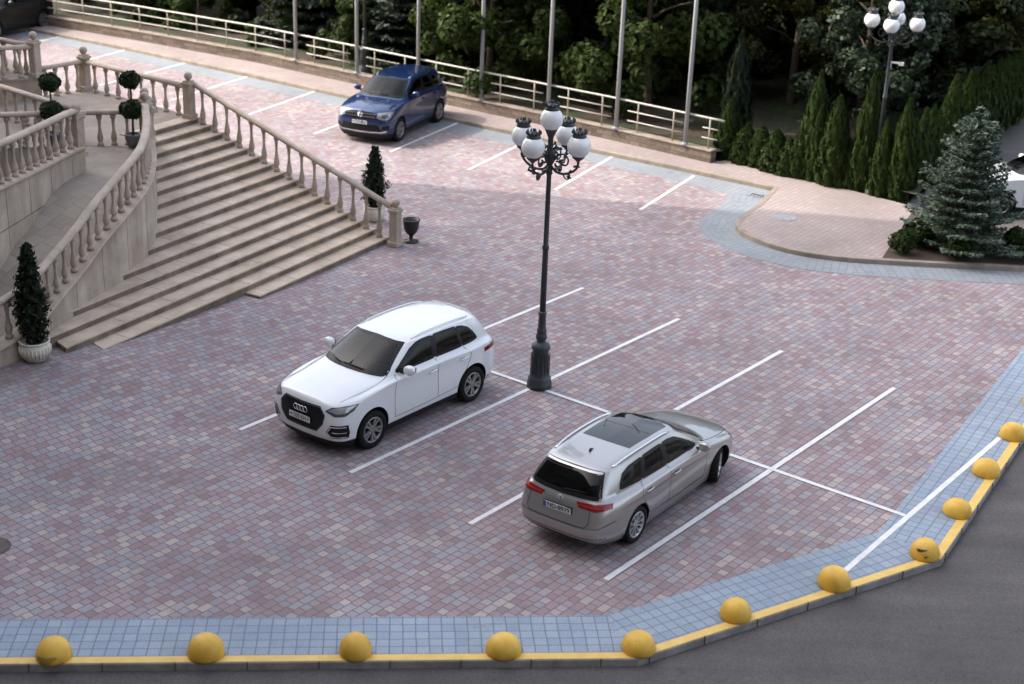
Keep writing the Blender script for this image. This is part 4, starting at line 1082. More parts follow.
# -------- level tables: x, y, z for 14 stations from the front centre round the left side to the rear centre
SUV = [
 ([2.18, 2.14, 2.06, 1.86, 1.41, .9, .3, -.4, -1.0, -1.41, -1.87, -2.12, -2.22, -2.26], [0, .45, .70, .82, .86, .86, .86, .86, .86, .86, .82, .70, .45, 0], [.19, .19, .19, .19, .20, .20, .20, .20, .21, .22, .26, .32, .34, .34]),
 ([2.30, 2.27, 2.18, 1.94, 1.41, .9, .3, -.4, -1.0, -1.41, -1.95, -2.25, -2.35, -2.37], [0, .45, .78, .90, .93, .905, .90, .90, .905, .93, .89, .74, .45, 0], [.40, .40, .40, .40, .40, .38, .38, .38, .38, .40, .43, .45, .45, .45]),
 ([2.33, 2.30, 2.20, 1.96, 1.41, .9, .3, -.4, -1.0, -1.41, -1.97, -2.28, -2.38, -2.40], [0, .45, .79, .91, .945, .92, .915, .915, .925, .95, .90, .755, .45, 0], [.60, .60, .60, .60, .62, .60, .60, .60, .62, .64, .64, .63, .62, .62]),
 ([2.31, 2.28, 2.16, 1.93, 1.41, .9, .3, -.4, -1.0, -1.41, -1.97, -2.26, -2.34, -2.36], [0, .45, .78, .89, .938, .92, .912, .91, .915, .938, .885, .75, .45, 0], [.77, .77, .77, .79, .83, .84, .84, .85, .87, .88, .88, .86, .84, .84]),
 ([2.24, 2.20, 2.08, 1.86, 1.38, .87, .25, -.4, -1.0, -1.41, -1.93, -2.20, -2.28, -2.30], [0, .44, .73, .86, .925, .93, .93, .93, .93, .935, .865, .72, .43, 0], [.89, .885, .87, .885, .95, 1.0, 1.02, 1.04, 1.055, 1.065, 1.07, 1.06, 1.05, 1.05]),
 ([1.72, 1.68, 1.60, 1.48, 1.10, .62, .1, -.45, -1.0, -1.43, -1.88, -2.14, -2.25, -2.27], [0, .42, .68, .775, .835, .85, .85, .85, .85, .85, .79, .68, .42, 0], [1.03, 1.02, .99, .97, 1.01, 1.05, 1.07, 1.09, 1.105, 1.115, 1.12, 1.12, 1.11, 1.11]),
 ([1.16, 1.11, .98, .88, .72, .45, 0, -.45, -1.0, -1.45, -1.86, -2.10, -2.20, -2.23], [0.000, 0.418, 0.731, 0.784, 0.820, 0.831, 0.831, 0.831, 0.831, 0.820, 0.768, 0.674, 0.418, 0.000], [1.10, 1.09, 1.06, 1.06, 1.07, 1.085, 1.10, 1.115, 1.13, 1.14, 1.15, 1.15, 1.15, 1.15]),
 ([.32, .29, .19, .12, 0, -.2, -.45, -.7, -1.0, -1.3, -1.62, -1.82, -1.93, -1.97], [0.000, 0.392, 0.627, 0.659, 0.676, 0.687, 0.692, 0.692, 0.687, 0.676, 0.643, 0.578, 0.371, 0.000], [1.595, 1.59, 1.555, 1.55, 1.565, 1.585, 1.595, 1.60, 1.595, 1.58, 1.555, 1.535, 1.535, 1.535]),
 ([.20, .18, .10, .05, -.05, -.22, -.45, -.7, -1.0, -1.28, -1.56, -1.73, -1.82, -1.85], [0.000, 0.240, 0.436, 0.480, 0.501, 0.512, 0.518, 0.518, 0.512, 0.501, 0.469, 0.414, 0.240, 0.000], [1.630, 1.625, 1.61, 1.612, 1.622, 1.635, 1.645, 1.65, 1.645, 1.63, 1.61, 1.595, 1.59, 1.59]),
 ([.05, .04, .02, 0, -.08, -.24, -.45, -.7, -1.0, -1.26, -1.5, -1.64, -1.7, -1.72], [0] * 14, [1.648, 1.648, 1.648, 1.648, 1.65, 1.655, 1.66, 1.662, 1.66, 1.65, 1.635, 1.625, 1.62, 1.62]),
]
EST = [
 ([2.12, 2.07, 1.96, 1.78, 1.40, .9, .3, -.4, -1.0, -1.40, -1.87, -2.24, -2.35, -2.38], [0, .45, .68, .80, .83, .83, .83, .83, .83, .83, .80, .68, .45, 0], [.15, .15, .15, .15, .16, .16, .16, .16, .17, .18, .22, .26, .27, .27]),
 ([2.24, 2.19, 2.06, 1.85, 1.40, .9, .3, -.4, -1.0, -1.40, -1.97, -2.36, -2.46, -2.48], [0, .45, .72, .85, .89, .875, .87, .87, .875, .89, .86, .72, .45, 0], [.33, .33, .33, .33, .33, .32, .32, .32, .33, .35, .37, .38, .38, .38]),
 ([2.26, 2.21, 2.08, 1.87, 1.40, .9, .3, -.4, -1.0, -1.40, -1.98, -2.39, -2.50, -2.52], [0, .45, .73, .86, .905, .89, .885, .885, .89, .91, .875, .735, .45, 0], [.50, .50, .50, .51, .54, .53, .53, .53, .54, .55, .55, .54, .54, .54]),
 ([2.24, 2.19, 2.05, 1.85, 1.40, .9, .3, -.4, -1.0, -1.40, -1.98, -2.36, -2.45, -2.47], [0, .45, .72, .85, .905, .90, .895, .895, .90, .91, .87, .725, .45, 0], [.65, .65, .66, .69, .74, .76, .77, .78, .79, .80, .80, .74, .71, .70]),
 ([2.15, 2.10, 1.98, 1.78, 1.36, .9, .3, -.4, -1.0, -1.42, -1.97, -2.28, -2.37, -2.39], [0, .44, .68, .79, .865, .872, .872, .872, .872, .875, .82, .69, .43, 0], [.76, .76, .755, .77, .84, .88, .90, .91, .925, .94, .95, .94, .93, .93]),
 ([1.70, 1.66, 1.58, 1.45, 1.10, .65, .15, -.45, -1.0, -1.43, -1.94, -2.23, -2.325, -2.345], [0, .42, .66, .75, .80, .818, .82, .82, .818, .812, .77, .655, .42, 0], [.90, .893, .87, .86, .90, .925, .94, .955, .97, .985, 1.0, 1.0, 1.0, 1.0]),
 ([1.12, 1.07, .95, .85, .70, .45, 0, -.45, -1.0, -1.45, -1.93, -2.20, -2.29, -2.31], [0.000, 0.414, 0.704, 0.745, 0.774, 0.785, 0.787, 0.787, 0.781, 0.771, 0.730, 0.647, 0.414, 0.000], [.975, .968, .95, .945, .955, .96, .975, .985, 1.0, 1.015, 1.03, 1.04, 1.045, 1.045]),
 ([.28, .25, .15, .08, -.05, -.25, -.5, -.75, -1.05, -1.40, -1.75, -1.94, -2.02, -2.05], [0.000, 0.378, 0.583, 0.616, 0.632, 0.639, 0.645, 0.645, 0.639, 0.626, 0.594, 0.545, 0.356, 0.000], [1.40, 1.395, 1.37, 1.365, 1.38, 1.395, 1.41, 1.415, 1.415, 1.405, 1.39, 1.375, 1.375, 1.375]),
 ([.18, .16, .08, .02, -.08, -.27, -.5, -.75, -1.05, -1.38, -1.70, -1.87, -1.94, -1.97], [0.000, 0.227, 0.410, 0.454, 0.475, 0.481, 0.486, 0.486, 0.481, 0.470, 0.443, 0.400, 0.238, 0.000], [1.430, 1.428, 1.415, 1.415, 1.425, 1.44, 1.452, 1.457, 1.455, 1.445, 1.43, 1.415, 1.41, 1.41]),
 ([.05, .04, .0, -.04, -.1, -.28, -.5, -.75, -1.05, -1.36, -1.62, -1.76, -1.82, -1.84], [0] * 14, [1.445, 1.445, 1.445, 1.445, 1.45, 1.458, 1.466, 1.470, 1.468, 1.458, 1.446, 1.437, 1.433, 1.433]),
]
def sides(car, name, poly, m, **k):
    return [car.patch(name, md, poly, m, **k) for md in ('left', 'right')]
def both(car, name, mode_angle, ox, oy, poly, m, **k):
    car.patch(name, (mode_angle, ox, oy), poly, m, **k); return car.patch(name, (-mode_angle, ox, -oy), mir(poly), m, **k)
def side_seams(car, lines, sc=(1, 1)):
    for l in lines:
        for md in ('left', 'right'): car.seam('panel_gap', md, [(a * sc[0], b * sc[1]) for a, b in l], M_SEAM)

SUV_WS = [(-.745, 1.10), (-.42, 1.125), (0, 1.133), (.42, 1.125), (.745, 1.10), (.67, 1.30), (.585, 1.525), (.33, 1.563), (0, 1.574), (-.33, 1.563), (-.585, 1.525), (-.67, 1.30)]
SUV_RW = [(-.60, 1.19), (0, 1.20), (.60, 1.19), (.555, 1.34), (.50, 1.475), (0, 1.495), (-.50, 1.475), (-.555, 1.34)]
SUV_SW = [[(.68, 1.125), (.3, 1.137), (-.33, 1.155), (-.37, 1.54), (-.15, 1.535), (.02, 1.505), (.20, 1.435), (.46, 1.275)],
          [(-.42, 1.158), (-1.0, 1.18), (-1.16, 1.187), (-1.12, 1.36), (-1.06, 1.53), (-.75, 1.543), (-.455, 1.543)],
          [(-1.20, 1.19), (-1.45, 1.203), (-1.655, 1.22), (-1.56, 1.335), (-1.44, 1.435), (-1.27, 1.495), (-1.12, 1.522), (-1.155, 1.36)]]
def inset(poly, d):
    c_ = (sum(p[0] for p in poly) / len(poly), sum(p[1] for p in poly) / len(poly)); out = []
    for a, b in poly:
        L_ = math.hypot(a - c_[0], b - c_[1]); k_ = (L_ - d) / L_; out.append((c_[0] + (a - c_[0]) * k_, c_[1] + (b - c_[1]) * k_))
    return out
def suv_win(sx=1, sz=1):
    Z = lambda P: [(a, b * sz) for a, b in inset(P, .03)]
    return {'front': [Z(SUV_WS)], 'rear': [Z(SUV_RW)], 'side': [[(a * sx, b * sz) for a, b in inset(P, .025)] for P in SUV_SW]}
SUV_CABIN = [(.50, -1.9, .80, .66), (1.0, -1.95, .72, .68), (1.14, -1.95, .62, .68), (1.50, -1.62, .08, .54), (1.545, -1.50, .0, .48)]
def cabin_fit(c, seat_m, z0=.52, back=1.06, sx=1, wheel_y=.36, rear_x=-.95, dash=True, belt=1.12):
    """seats, dashboard and steering wheel seen through the glass"""
    def seat(x, y, w):
        mb = MB(); mb.box((x, y, z0 + .14), (.52, w, .20)); mb.box((x - .26, y, z0 + .50), (.15, w, .62)); mb.build('seat', seat_m, c.t, bevel=.04)
        for hy in ((0,) if w < .7 else (-.36, .36)):
            mb = MB(); mb.box((x - .29, y + hy, z0 + .91), (.10, .26, .17)); mb.build('headrest', seat_m, c.t, bevel=.03)
    for y in (-.36, .36): seat(.10 * sx, y, .50)
    seat(rear_x, 0, 1.24)
    mb = MB(); mb.box((.66, 0, belt - .17), (.42, 1.34, .26)); mb.box((.52, .36, belt - .02), (.22, .34, .08)); mb.build('dashboard', M_SEATD, c.t, bevel=.05)
    k = 20; mb = MB(); mb.tube([(.40 + .10 * math.sin(2 * PI * i / k) * -.5, wheel_y + .18 * math.cos(2 * PI * i / k), belt - .06 + .17 * math.sin(2 * PI * i / k)) for i in range(k + 1)], .016, 6)
    mb.tube([(.40, wheel_y - .17, belt - .06), (.41, wheel_y, belt - .08), (.40, wheel_y + .17, belt - .06)], .02, 6); mb.build('steering_wheel', M_PLAS, c.t)
def suv_common(c, sx=1, sz=1, glass=M_GLASS, paintm=None):
    S = lambda poly: [(a * sx, b * sz) for a, b in poly]
    F = lambda poly: [(a * sx, b * sz) for a, b in poly]
    # windscreen, rear and side windows: panes over real openings, black borders round them
    c.seam('window_trim', 'front', F(SUV_WS), M_TRIM, wd=.055, off=.004, closed=True)
    c.patch('windscreen', 'front', F(SUV_WS), M_SCREEN, off=.003, rings=10)
    c.seam('window_trim', 'rear', F(SUV_RW), M_TRIM, wd=.05, off=.004, closed=True)
    c.patch('rear_window', 'rear', F(SUV_RW), M_DARKG, off=.003, rings=8)
    for k_, poly in enumerate(SUV_SW):
        sides(c, 'side_window', S(poly), M_SIDE if k_ == 0 else M_DARKG, off=.003, rings=6)
        for md in ('left', 'right'): c.seam('window_trim', md, S(poly), M_TRIM, wd=.05, off=.004, closed=True)
    for md in ('left', 'right'):
        c.seam('window_trim', md, S([(-.385, 1.15), (-.41, 1.545)]), M_TRIM, wd=.09, off=.0035); c.seam('window_trim', md, S([(-1.18, 1.19), (-1.135, 1.36), (-1.09, 1.525)]), M_TRIM, wd=.09, off=.0035)
    cabin_fit(c, M_SEATD, .60, sx=sx, belt=1.17 * sz)
    side_seams(c, [[(.80, .42), (.82, .70), (.80, .95), (.72, 1.09)], [(-.40, .42), (-.395, .7), (-.385, 1.13)], [(-1.02, .46), (-1.10, .60), (-1.28, .86), (-1.34, 1.0), (-1.20, 1.17)], [(.80, .42), (0, .415), (-1.02, .46)]], (sx, sz))
    # bonnet gap
    for sg in (1, -1): c.seam('panel_gap', 'top', [(2.02 * sx, sg * .70), (1.6 * sx, sg * .765), (1.2 * sx, sg * .79), (.86 * sx, sg * .76)], c.gap, curve=True)
    # wipers
    for a in ((.34, -.14), (-.22, -.62)):
        f0, n0 = c.at('front', a[0], 1.135 * sz, .015); f1, n1 = c.at('front', a[1], 1.15 * sz, .015)
        mb = MB(); mb.tube([f0, (f0 + f1) / 2 + Vector((.01, 0, .01)), f1], .009, 6); mb.build('wiper', M_TRIM, c.t)
    c.patch('rear_bumper_insert', 'rear', F([(-.70, .40), (.70, .40), (.66, .50), (-.66, .50)]), M_PLAS, off=.004, rings=3)
    c.handles([(.0 * sx - .22 * sx, .93 * sz), (-1.12 * sx, .96 * sz)], paintm)
    c.seam('panel_gap', 'rear', [(-.62 * sx, 1.10 * sz), (-.60 * sx, .62 * sz), (.60 * sx, .62 * sz), (.62 * sx, 1.10 * sz)], M_SEAM)
    both(c, 'tail_light', math.radians(150), -2.08 * sx, .70 * sx, [(-.34, .93 * sz), (.0, .93 * sz), (.20, .97 * sz), (.20, 1.04 * sz), (-.0, 1.04 * sz), (-.34, 1.01 * sz)], M_RED, off=.006, rings=4)
    c.mirror_(.54 * sx, 1.02 * sx, (1.11 + .185) * sz, paintm, 1.12)

# --- white SUV
wb_me, wb_bvh = car_body(SUV, (1.41, -1.41), .365, .43, M_WHITEP, warp=suv_warp, win=suv_win(), cabin=SUV_CABIN, clad=.335)
WX, WY, WYAW = -2.33, 26.64, 4.0565
c = Car('white SUV with dark alloy wheels parked left of the tall street lamp', 'car', 'parked_car', wb_me, wb_bvh, WX, WY, WYAW, warp=suv_warp)
suv_common(c, paintm=M_WHITEP)
c.wheels((1.41, -1.41), .945, .365, .245, .23, M_RIMG, 5)
c.patch('grille', 'front', [(-.54, .745), (-.43, .82), (.43, .82), (.54, .745), (.51, .63), (.36, .49), (-.36, .49), (-.51, .63)], M_TRIM, off=.006, rings=8)
for z in (.51, .55, .72, .76, .80):
    hw = .36 + (.19 * min(1, (z - .475) / .15) if z < .6 else .2) ; hw = min(hw, .46) - .03
    c.seam('grille_bar', 'front', [(-hw, z), (hw, z)], M_PLAS, wd=.012, off=.012)
c.seam('grille_frame', 'front', [(-.55, .745), (-.435, .83), (.435, .83), (.55, .745), (.52, .625), (.365, .48), (-.365, .48), (-.52, .625)], M_LAMPD, wd=.018, off=.008, closed=True)
for i in range(4): c.emblem_ring('front', (i - 1.5) * .077, .75, .052, M_CHROME, .02, .0085)
c.plate('front', 0, .635, '1330 KH-7', w=.52, h=.112, flag=True)
both(c, 'headlight', math.radians(38), 2.06, .74, [(-.27, .80), (-.10, .75), (.10, .755), (.24, .80), (.32, .865), (.10, .862), (-.15, .845)], M_LAMPD, off=.006, rings=5)
both(c, 'headlight_lens', math.radians(38), 2.06, .74, [(-.22, .808), (-.05, .78), (.14, .795), (.28, .852), (.10, .85), (-.12, .835)], M_LAMPC, off=.010, rings=4)
both(c, 'air_intake', math.radians(30), 2.12, .70, [(-.18, .51), (-.08, .41), (.22, .41), (.24, .51), (.22, .635), (-.08, .635)], M_TRIM, off=.006, rings=4)
for sg in (1, -1):
    q = sg * math.radians(30)
    c.seam('intake_trim', (q, 2.12, sg * .70), [(sg * a, b) for a, b in [(.19, .61), (-.08, .61), (-.15, .51), (-.08, .435), (.19, .435)]], M_CHROME, wd=.016, off=.012)
    c.seam('intake_trim', (q, 2.12, sg * .70), [(sg * a, b) for a, b in [(.19, .525), (-.06, .525)]], M_CHROME, wd=.012, off=.012)
c.patch('rear_spoiler', 'top', [(-1.80, -.50), (-1.93, -.34), (-1.965, 0), (-1.93, .34), (-1.80, .50), (-1.76, .3), (-1.76, -.3)], M_WHITEP, off=.02, rings=4)
c.rails([(.05, .60), (-.25, .615), (-.8, .62), (-1.3, .61), (-1.6, .575)], M_WHITEP, .014, .028)
white_car = c

# --- silver estate
EST_WS = [(-.655, .985), (-.38, .998), (0, 1.005), (.38, .998), (.655, .985), (.59, 1.18), (.515, 1.335), (.30, 1.37), (0, 1.378), (-.30, 1.37), (-.515, 1.335), (-.59, 1.18)]
EST_RW = [(-.625, 1.045), (0, 1.03), (.625, 1.045), (.58, 1.20), (.52, 1.352), (0, 1.362), (-.52, 1.352), (-.58, 1.20)]
EST_SW = [[(.62, .995), (.2, 1.005), (-.33, 1.02), (-.37, 1.355), (-.2, 1.347), (0, 1.315), (.20, 1.225), (.42, 1.11)],
          [(-.43, 1.022), (-1.0, 1.04), (-1.12, 1.047), (-1.05, 1.20), (-1.0, 1.355), (-.7, 1.362), (-.46, 1.358)],
          [(-1.18, 1.05), (-1.5, 1.065), (-1.77, 1.09), (-1.73, 1.16), (-1.63, 1.265), (-1.43, 1.325), (-1.08, 1.35), (-1.11, 1.20)]]
EST_CABIN = [(.34, -2.05, .80, .64), (.90, -2.10, .72, .66), (1.01, -2.10, .62, .66), (1.33, -1.84, .08, .52), (1.365, -1.75, .0, .47)]
eb_me, eb_bvh = car_body(EST, (1.395, -1.395), .325, .372, M_SILVERP, win={'front': [inset(EST_WS, .03)], 'rear': [inset(EST_RW, .03)], 'side': [inset(P, .025) for P in EST_SW]}, cabin=EST_CABIN, lining=M_CABINL)
c = Car('silver estate car with a black glass roof, wheels turned, parked right of the street lamp', 'car', 'parked_car', eb_me, eb_bvh, 2.2254, 23.504, .9640)
c.wheels((1.395, -1.395), .89, .325, .225, .215, M_RIMS, 10, steer=math.radians(20))
c.seam('window_trim', 'front', EST_WS, M_TRIM, wd=.05, off=.004, closed=True)
c.patch('windscreen', 'front', EST_WS, M_SCREEN, off=.003, rings=10)
c.patch('rear_window', 'rear', EST_RW, M_DARKG, off=.003, rings=8)
c.seam('window_trim', 'rear', EST_RW, M_TRIM, wd=.06, off=.004, closed=True)
p, n = c.at('rear', 0, 1.07, .012); q, n2 = c.at('rear', -.42, 1.10, .012); mb = MB(); mb.tube([p, (p + q) / 2, q], .011, 6); mb.build('wiper', M_TRIM, c.t)
for k_, poly in enumerate(EST_SW):
    sides(c, 'side_window', poly, M_SIDE if k_ < 2 else M_SCREEN, off=.003, rings=6)
    for md in ('left', 'right'): c.seam('window_trim', md, poly, M_TRIM, wd=.045, off=.004, closed=True)
for md in ('left', 'right'):
    c.seam('window_trim', md, [(-.38, 1.015), (-.415, 1.36)], M_TRIM, wd=.09, off=.0035); c.seam('window_trim', md, [(-1.15, 1.045), (-1.08, 1.20), (-1.04, 1.355)], M_TRIM, wd=.09, off=.0035)
cabin_fit(c, M_SEATL, .40, sx=1, belt=1.0)
mb = MB(); mb.box((-1.72, 0, .985), (.62, 1.20, .03)); mb.build('parcel_shelf', M_SEATL, c.t)
for sgm in ('left', 'right'): c.seam('window_chrome', sgm, [(.70, .968), (.3, .978), (-.4, .993), (-1.0, 1.012), (-1.5, 1.036), (-1.83, 1.066)], M_CHROME, wd=.014, off=.005)
side_seams(c, [[(.82, .36), (.86, .60), (.84, .80), (.74, .96)], [(-.38, .36), (-.38, .6), (-.375, .99)], [(-1.0, .40), (-1.08, .52), (-1.26, .74), (-1.32, .88), (-1.18, 1.03)], [(.82, .36), (0, .35), (-1.0, .40)]])
for md in ('left', 'right'):
    c.seam('side_crease', md, [(1.0, .735), (0, .785), (-1.0, .80), (-1.9, .83)], M_SILVERP, wd=.02, off=.008)
    c.seam('sill_strip', md, [(.98, .335), (0, .33), (-.98, .335)], M_CHROME, wd=.016, off=.006)
for sg in (1, -1): c.seam('panel_gap', 'top', [(2.0, sg * .66), (1.6, sg * .735), (1.2, sg * .76), (.84, sg * .73)], M_SEAM, curve=True)
c.patch('glass_roof', 'top', [(.13, -.44), (.21, -.2), (.235, 0), (.21, .2), (.13, .44), (-.5, .465), (-1.08, .45), (-1.10, 0), (-1.08, -.45), (-.5, -.465)], M_GLASS, off=.004, rings=8)
c.seam('panel_gap', 'top', [(-.40, -.42), (-.40, .42)], M_SEAM, off=.0055)
c.rails([(.0, .565), (-.3, .58), (-.9, .585), (-1.4, .575), (-1.75, .55)], M_CHROME, .017, .03)
p, n = c.at('top', -1.52, 0, 0); mb = MB()
mb.add([(p.x + .09, p.y, p.z - .002), (p.x - .05, p.y + .022, p.z - .004), (p.x - .05, p.y - .022, p.z - .004), (p.x - .055, p.y, p.z + .055), (p.x - .02, p.y, p.z + .045)], [(0, 1, 4), (0, 4, 2), (1, 3, 4), (2, 4, 3), (1, 2, 3)]); mb.build('antenna_fin', M_TRIM, c.t)
c.handles([(-.20, .835), (-1.10, .865)], M_SILVERP)
c.mirror_(.62, .95, 1.0, M_SILVERP, .95)
both(c, 'tail_light', math.radians(152), -2.24, .66, [(-.20, .895), (.05, .87), (.34, .885), (.38, .96), (.20, .97), (.0, .975), (-.20, .965)], M_RED, off=.007, rings=5)
both(c, 'tail_light_strip', math.radians(152), -2.24, .66, [(-.17, .918), (.08, .915), (.33, .922), (.33, .934), (.08, .931), (-.17, .932)], M_REDL, off=.011, rings=3)
c.seam('panel_gap', 'rear', [(-.56, .98), (-.58, .66), (-.52, .60), (.52, .60), (.58, .66), (.56, .98)], M_SEAM)
c.seam('bumper_edge', 'rear', [(-.86, .655), (-.74, .59), (-.5, .565), (.5, .565), (.74, .59), (.86, .655)], M_SILVERP, wd=.035, off=.016)
c.seam('panel_gap', 'rear', [(-.80, .42), (-.5, .405), (.5, .405), (.80, .42)], M_SEAM, wd=.014)
c.plate('rear', .0, .79, 'ND-8979', blue=True, w=.52, h=.112, tilt=.12)
c.round_badge('rear', 0, .935, .05)
c.patch('rear_valance', 'rear', [(-.62, .30), (.62, .30), (.58, .355), (-.58, .355)], M_PLAS, off=.004, rings=3)
for sg in (1, -1): c.seam('exhaust_trim', 'rear', [(sg * .42, .325), (sg * .64, .33)], M_CHROME, wd=.03, off=.008)
both(c, 'headlight', math.radians(38), 2.03, .70, [(-.28, .68), (-.05, .62), (.20, .67), (.33, .765), (.05, .755), (-.25, .74)], M_LAMPC, off=.006, rings=4)
c.patch('grille', 'front', [(-.50, .60), (.50, .60), (.55, .71), (-.55, .71)], M_TRIM, off=.005, rings=3)
silver_car = c

# --- blue SUV
def touareg(label, x, y, yaw, paintm, plate=True):
    sc = (1.026, 1.022, 1.035)
    me, bvh = car_body(SUV, (1.447, -1.447), .375, .43, paintm, sc, suv_warp, suv_win(1.024, 1.035), SUV_CABIN, None, .34)
    c = Car(label, 'car', 'parked_car', me, bvh, x, y, yaw, warp=suv_warp, ws=(1.026, 1.035))
    suv_common(c, 1.024, 1.035, paintm=paintm)
    c.wheels((1.447, -1.447), .965, .375, .255, .24, M_RIMG, 5)
    c.patch('grille', 'front', [(-.56, .79), (-.50, .88), (0, .895), (.50, .88), (.56, .79), (.30, .76), (-.30, .76)], M_TRIM, off=.006, rings=5)
    for z in (.80, .855): c.seam('grille_bar', 'front', [(-.5, z), (0, z + .004), (.5, z)], M_CHROME, wd=.018, off=.013)
    c.round_badge('front', 0, .83, .085)
    both(c, 'headlight', math.radians(38), 2.10, .75, [(-.30, .79), (-.10, .745), (.14, .775), (.32, .90), (.05, .90), (-.25, .885)], M_LAMPC, off=.006, rings=5)
    both(c, 'headlight_lens', math.radians(38), 2.10, .75, [(-.16, .80), (.0, .775), (.10, .81), (.05, .86), (-.12, .85)], M_LAMPD, off=.010, rings=3)
    c.patch('lower_grille', 'front', [(-.70, .45), (.70, .45), (.62, .635), (-.62, .635)], M_PLAS, off=.005, rings=4)
    c.seam('bumper_trim', 'front', [(-.84, .46), (-.66, .42), (0, .405), (.66, .42), (.84, .46)], M_CHROME, wd=.03, off=.010)
    both(c, 'air_intake', math.radians(32), 2.14, .72, [(-.10, .50), (.16, .50), (.14, .64), (-.08, .60)], M_TRIM, off=.006, rings=3)
    c.plate('front', 0, .675, '7719 MB-7', w=.52, h=.112, flag=True)
    c.rails([(.10, .575), (-.2, .595), (-.8, .60), (-1.4, .585), (-1.7, .55)], M_CHROME if paintm is not M_BLACKP else M_TRIM, .018, .04)
    return c
blue_car = touareg('dark blue SUV with chrome trim parked by the railing in the sun', -4.13, 48.68, 4.3327, M_BLUEP)
black_car = touareg('black car cut off by the top left corner, parked by the railing', -21.3, 62.0, 4.3327, M_BLACKP)
# --- white car behind the spruce: the white SUV's body again
t = thing('parked_car', 'white car half hidden behind the blue spruce at the right edge', 'car', (15.0, 41.95, .012), math.radians(176))
for ch in white_car.t.children:
    if ch.name.split('.')[0] in ('number_plate', 'emblem'): continue
    copy_tree(ch, t)
# ================================================================== PLANTS
nrg = np.random.default_rng(11)
def leaves_mesh(name, P, Nrm, size, m, asp=1.6, fold=True, trunk=None):
    """one pointed leaf (two triangles sharing a midrib, or a quad) per point; P, Nrm: (n,3)"""
    n = len(P); size = np.broadcast_to(size, (n,))
    r = nrg.normal(size=(n, 3)); Nrm = Nrm / (np.linalg.norm(Nrm, axis=1)[:, None] + 1e-9)
    a = np.cross(Nrm, r); a /= np.linalg.norm(a, axis=1)[:, None] + 1e-9; b = np.cross(Nrm, a)
    s = size[:, None]
    v = np.stack([P - a * s * asp * .5, P + b * s * .5 + a * s * .05 + Nrm * s * .10, P + a * s * asp * .5 - Nrm * s * .12, P - b * s * .5 + a * s * .05 + Nrm * s * .10], 1).reshape(-1, 3)
    me = bpy.data.meshes.new(name); me.vertices.add(4 * n); me.loops.add(4 * n); me.polygons.add(n)
    me.vertices.foreach_set('co', v.astype(np.float32).ravel()); me.loops.foreach_set('vertex_index', np.arange(4 * n, dtype=np.int32))
    me.polygons.foreach_set('loop_start', np.arange(0, 4 * n, 4, dtype=np.int32)); me.polygons.foreach_set('loop_total', np.full(n, 4, dtype=np.int32))
    me.update(); me.validate(); me.materials.append(m); return me
def blobs_points(centers, radii, per, surf=.55):
    P = []; Q = []
    for c, r, k in zip(centers, radii, per):
        d = nrg.normal(size=(k, 3)); d /= np.linalg.norm(d, axis=1)[:, None]
        rad = r * (surf + (1 - surf) * nrg.random(k)) ** .6 * (1 + .18 * np.sin(d[:, 0] * 5 + c[0]) * np.cos(d[:, 1] * 4 + c[1]))
        P.append(np.array(c) + d * rad[:, None] * np.array([1, 1, .85])); Q.append(d + nrg.normal(size=(k, 3)) * .55 + np.array([0, 0, .35]))
    return np.vstack(P), np.vstack(Q)
def trunk_mb(h, r, limbs, spread):
    mb = MB(); bend = [rng.uniform(-.15, .15) for _ in range(4)]
    pts = [(0, 0, -.2), (bend[0] * .5, bend[1] * .5, h * .3), (bend[0], bend[1], h * .62), (bend[2], bend[3], h)]
    mb.tube(smooth_line(pts, 4), [r * (1 - .72 * i / 12) for i in range(13)], 9)
    for i in range(limbs):
        z = h * (.28 + .6 * i / limbs); q = i * 2.4 + rng.random(); L = spread * rng.uniform(.6, 1)
        mb.tube(smooth_line([(0, 0, z), (math.cos(q) * L * .4, math.sin(q) * L * .4, z + L * .25), (math.cos(q) * L, math.sin(q) * L, z + L * .45)], 3), [r * .38 * (1 - .12 * k) for k in range(7)], 6)
    return mb
def broad_tree_proto(H, R, z0, nb, nleaf, leaf, m, trunk_r=.18):
    cs, rs, ks = [], [], []
    for i in range(nb):
        u = rng.random(); z = z0 + (H - z0) * (u ** .8); w_ = R * (1 - ((z - (z0 + (H - z0) * .35)) / (H - z0) * 1.15) ** 2) ** .5 if abs((z - (z0 + (H - z0) * .35)) / (H - z0) * 1.15) < 1 else .4
        q = rng.random() * 2 * PI; rr_ = w_ * (rng.random() ** .45)
        rad = rng.uniform(.45, .95) * R * .30
        cs.append((rr_ * math.cos(q), rr_ * math.sin(q), z)); rs.append(rad); ks.append(int(nleaf / nb * (rad / (R * .21)) ** 2))
    P, Q = blobs_points(cs, rs, ks)
    return leaves_mesh('crown', P, Q, leaf * nrg.uniform(.6, 1.25, len(P)), m, 1.5), trunk_mb(H * .8, trunk_r, 9, R * .7).mesh('trunk', M_BARK)
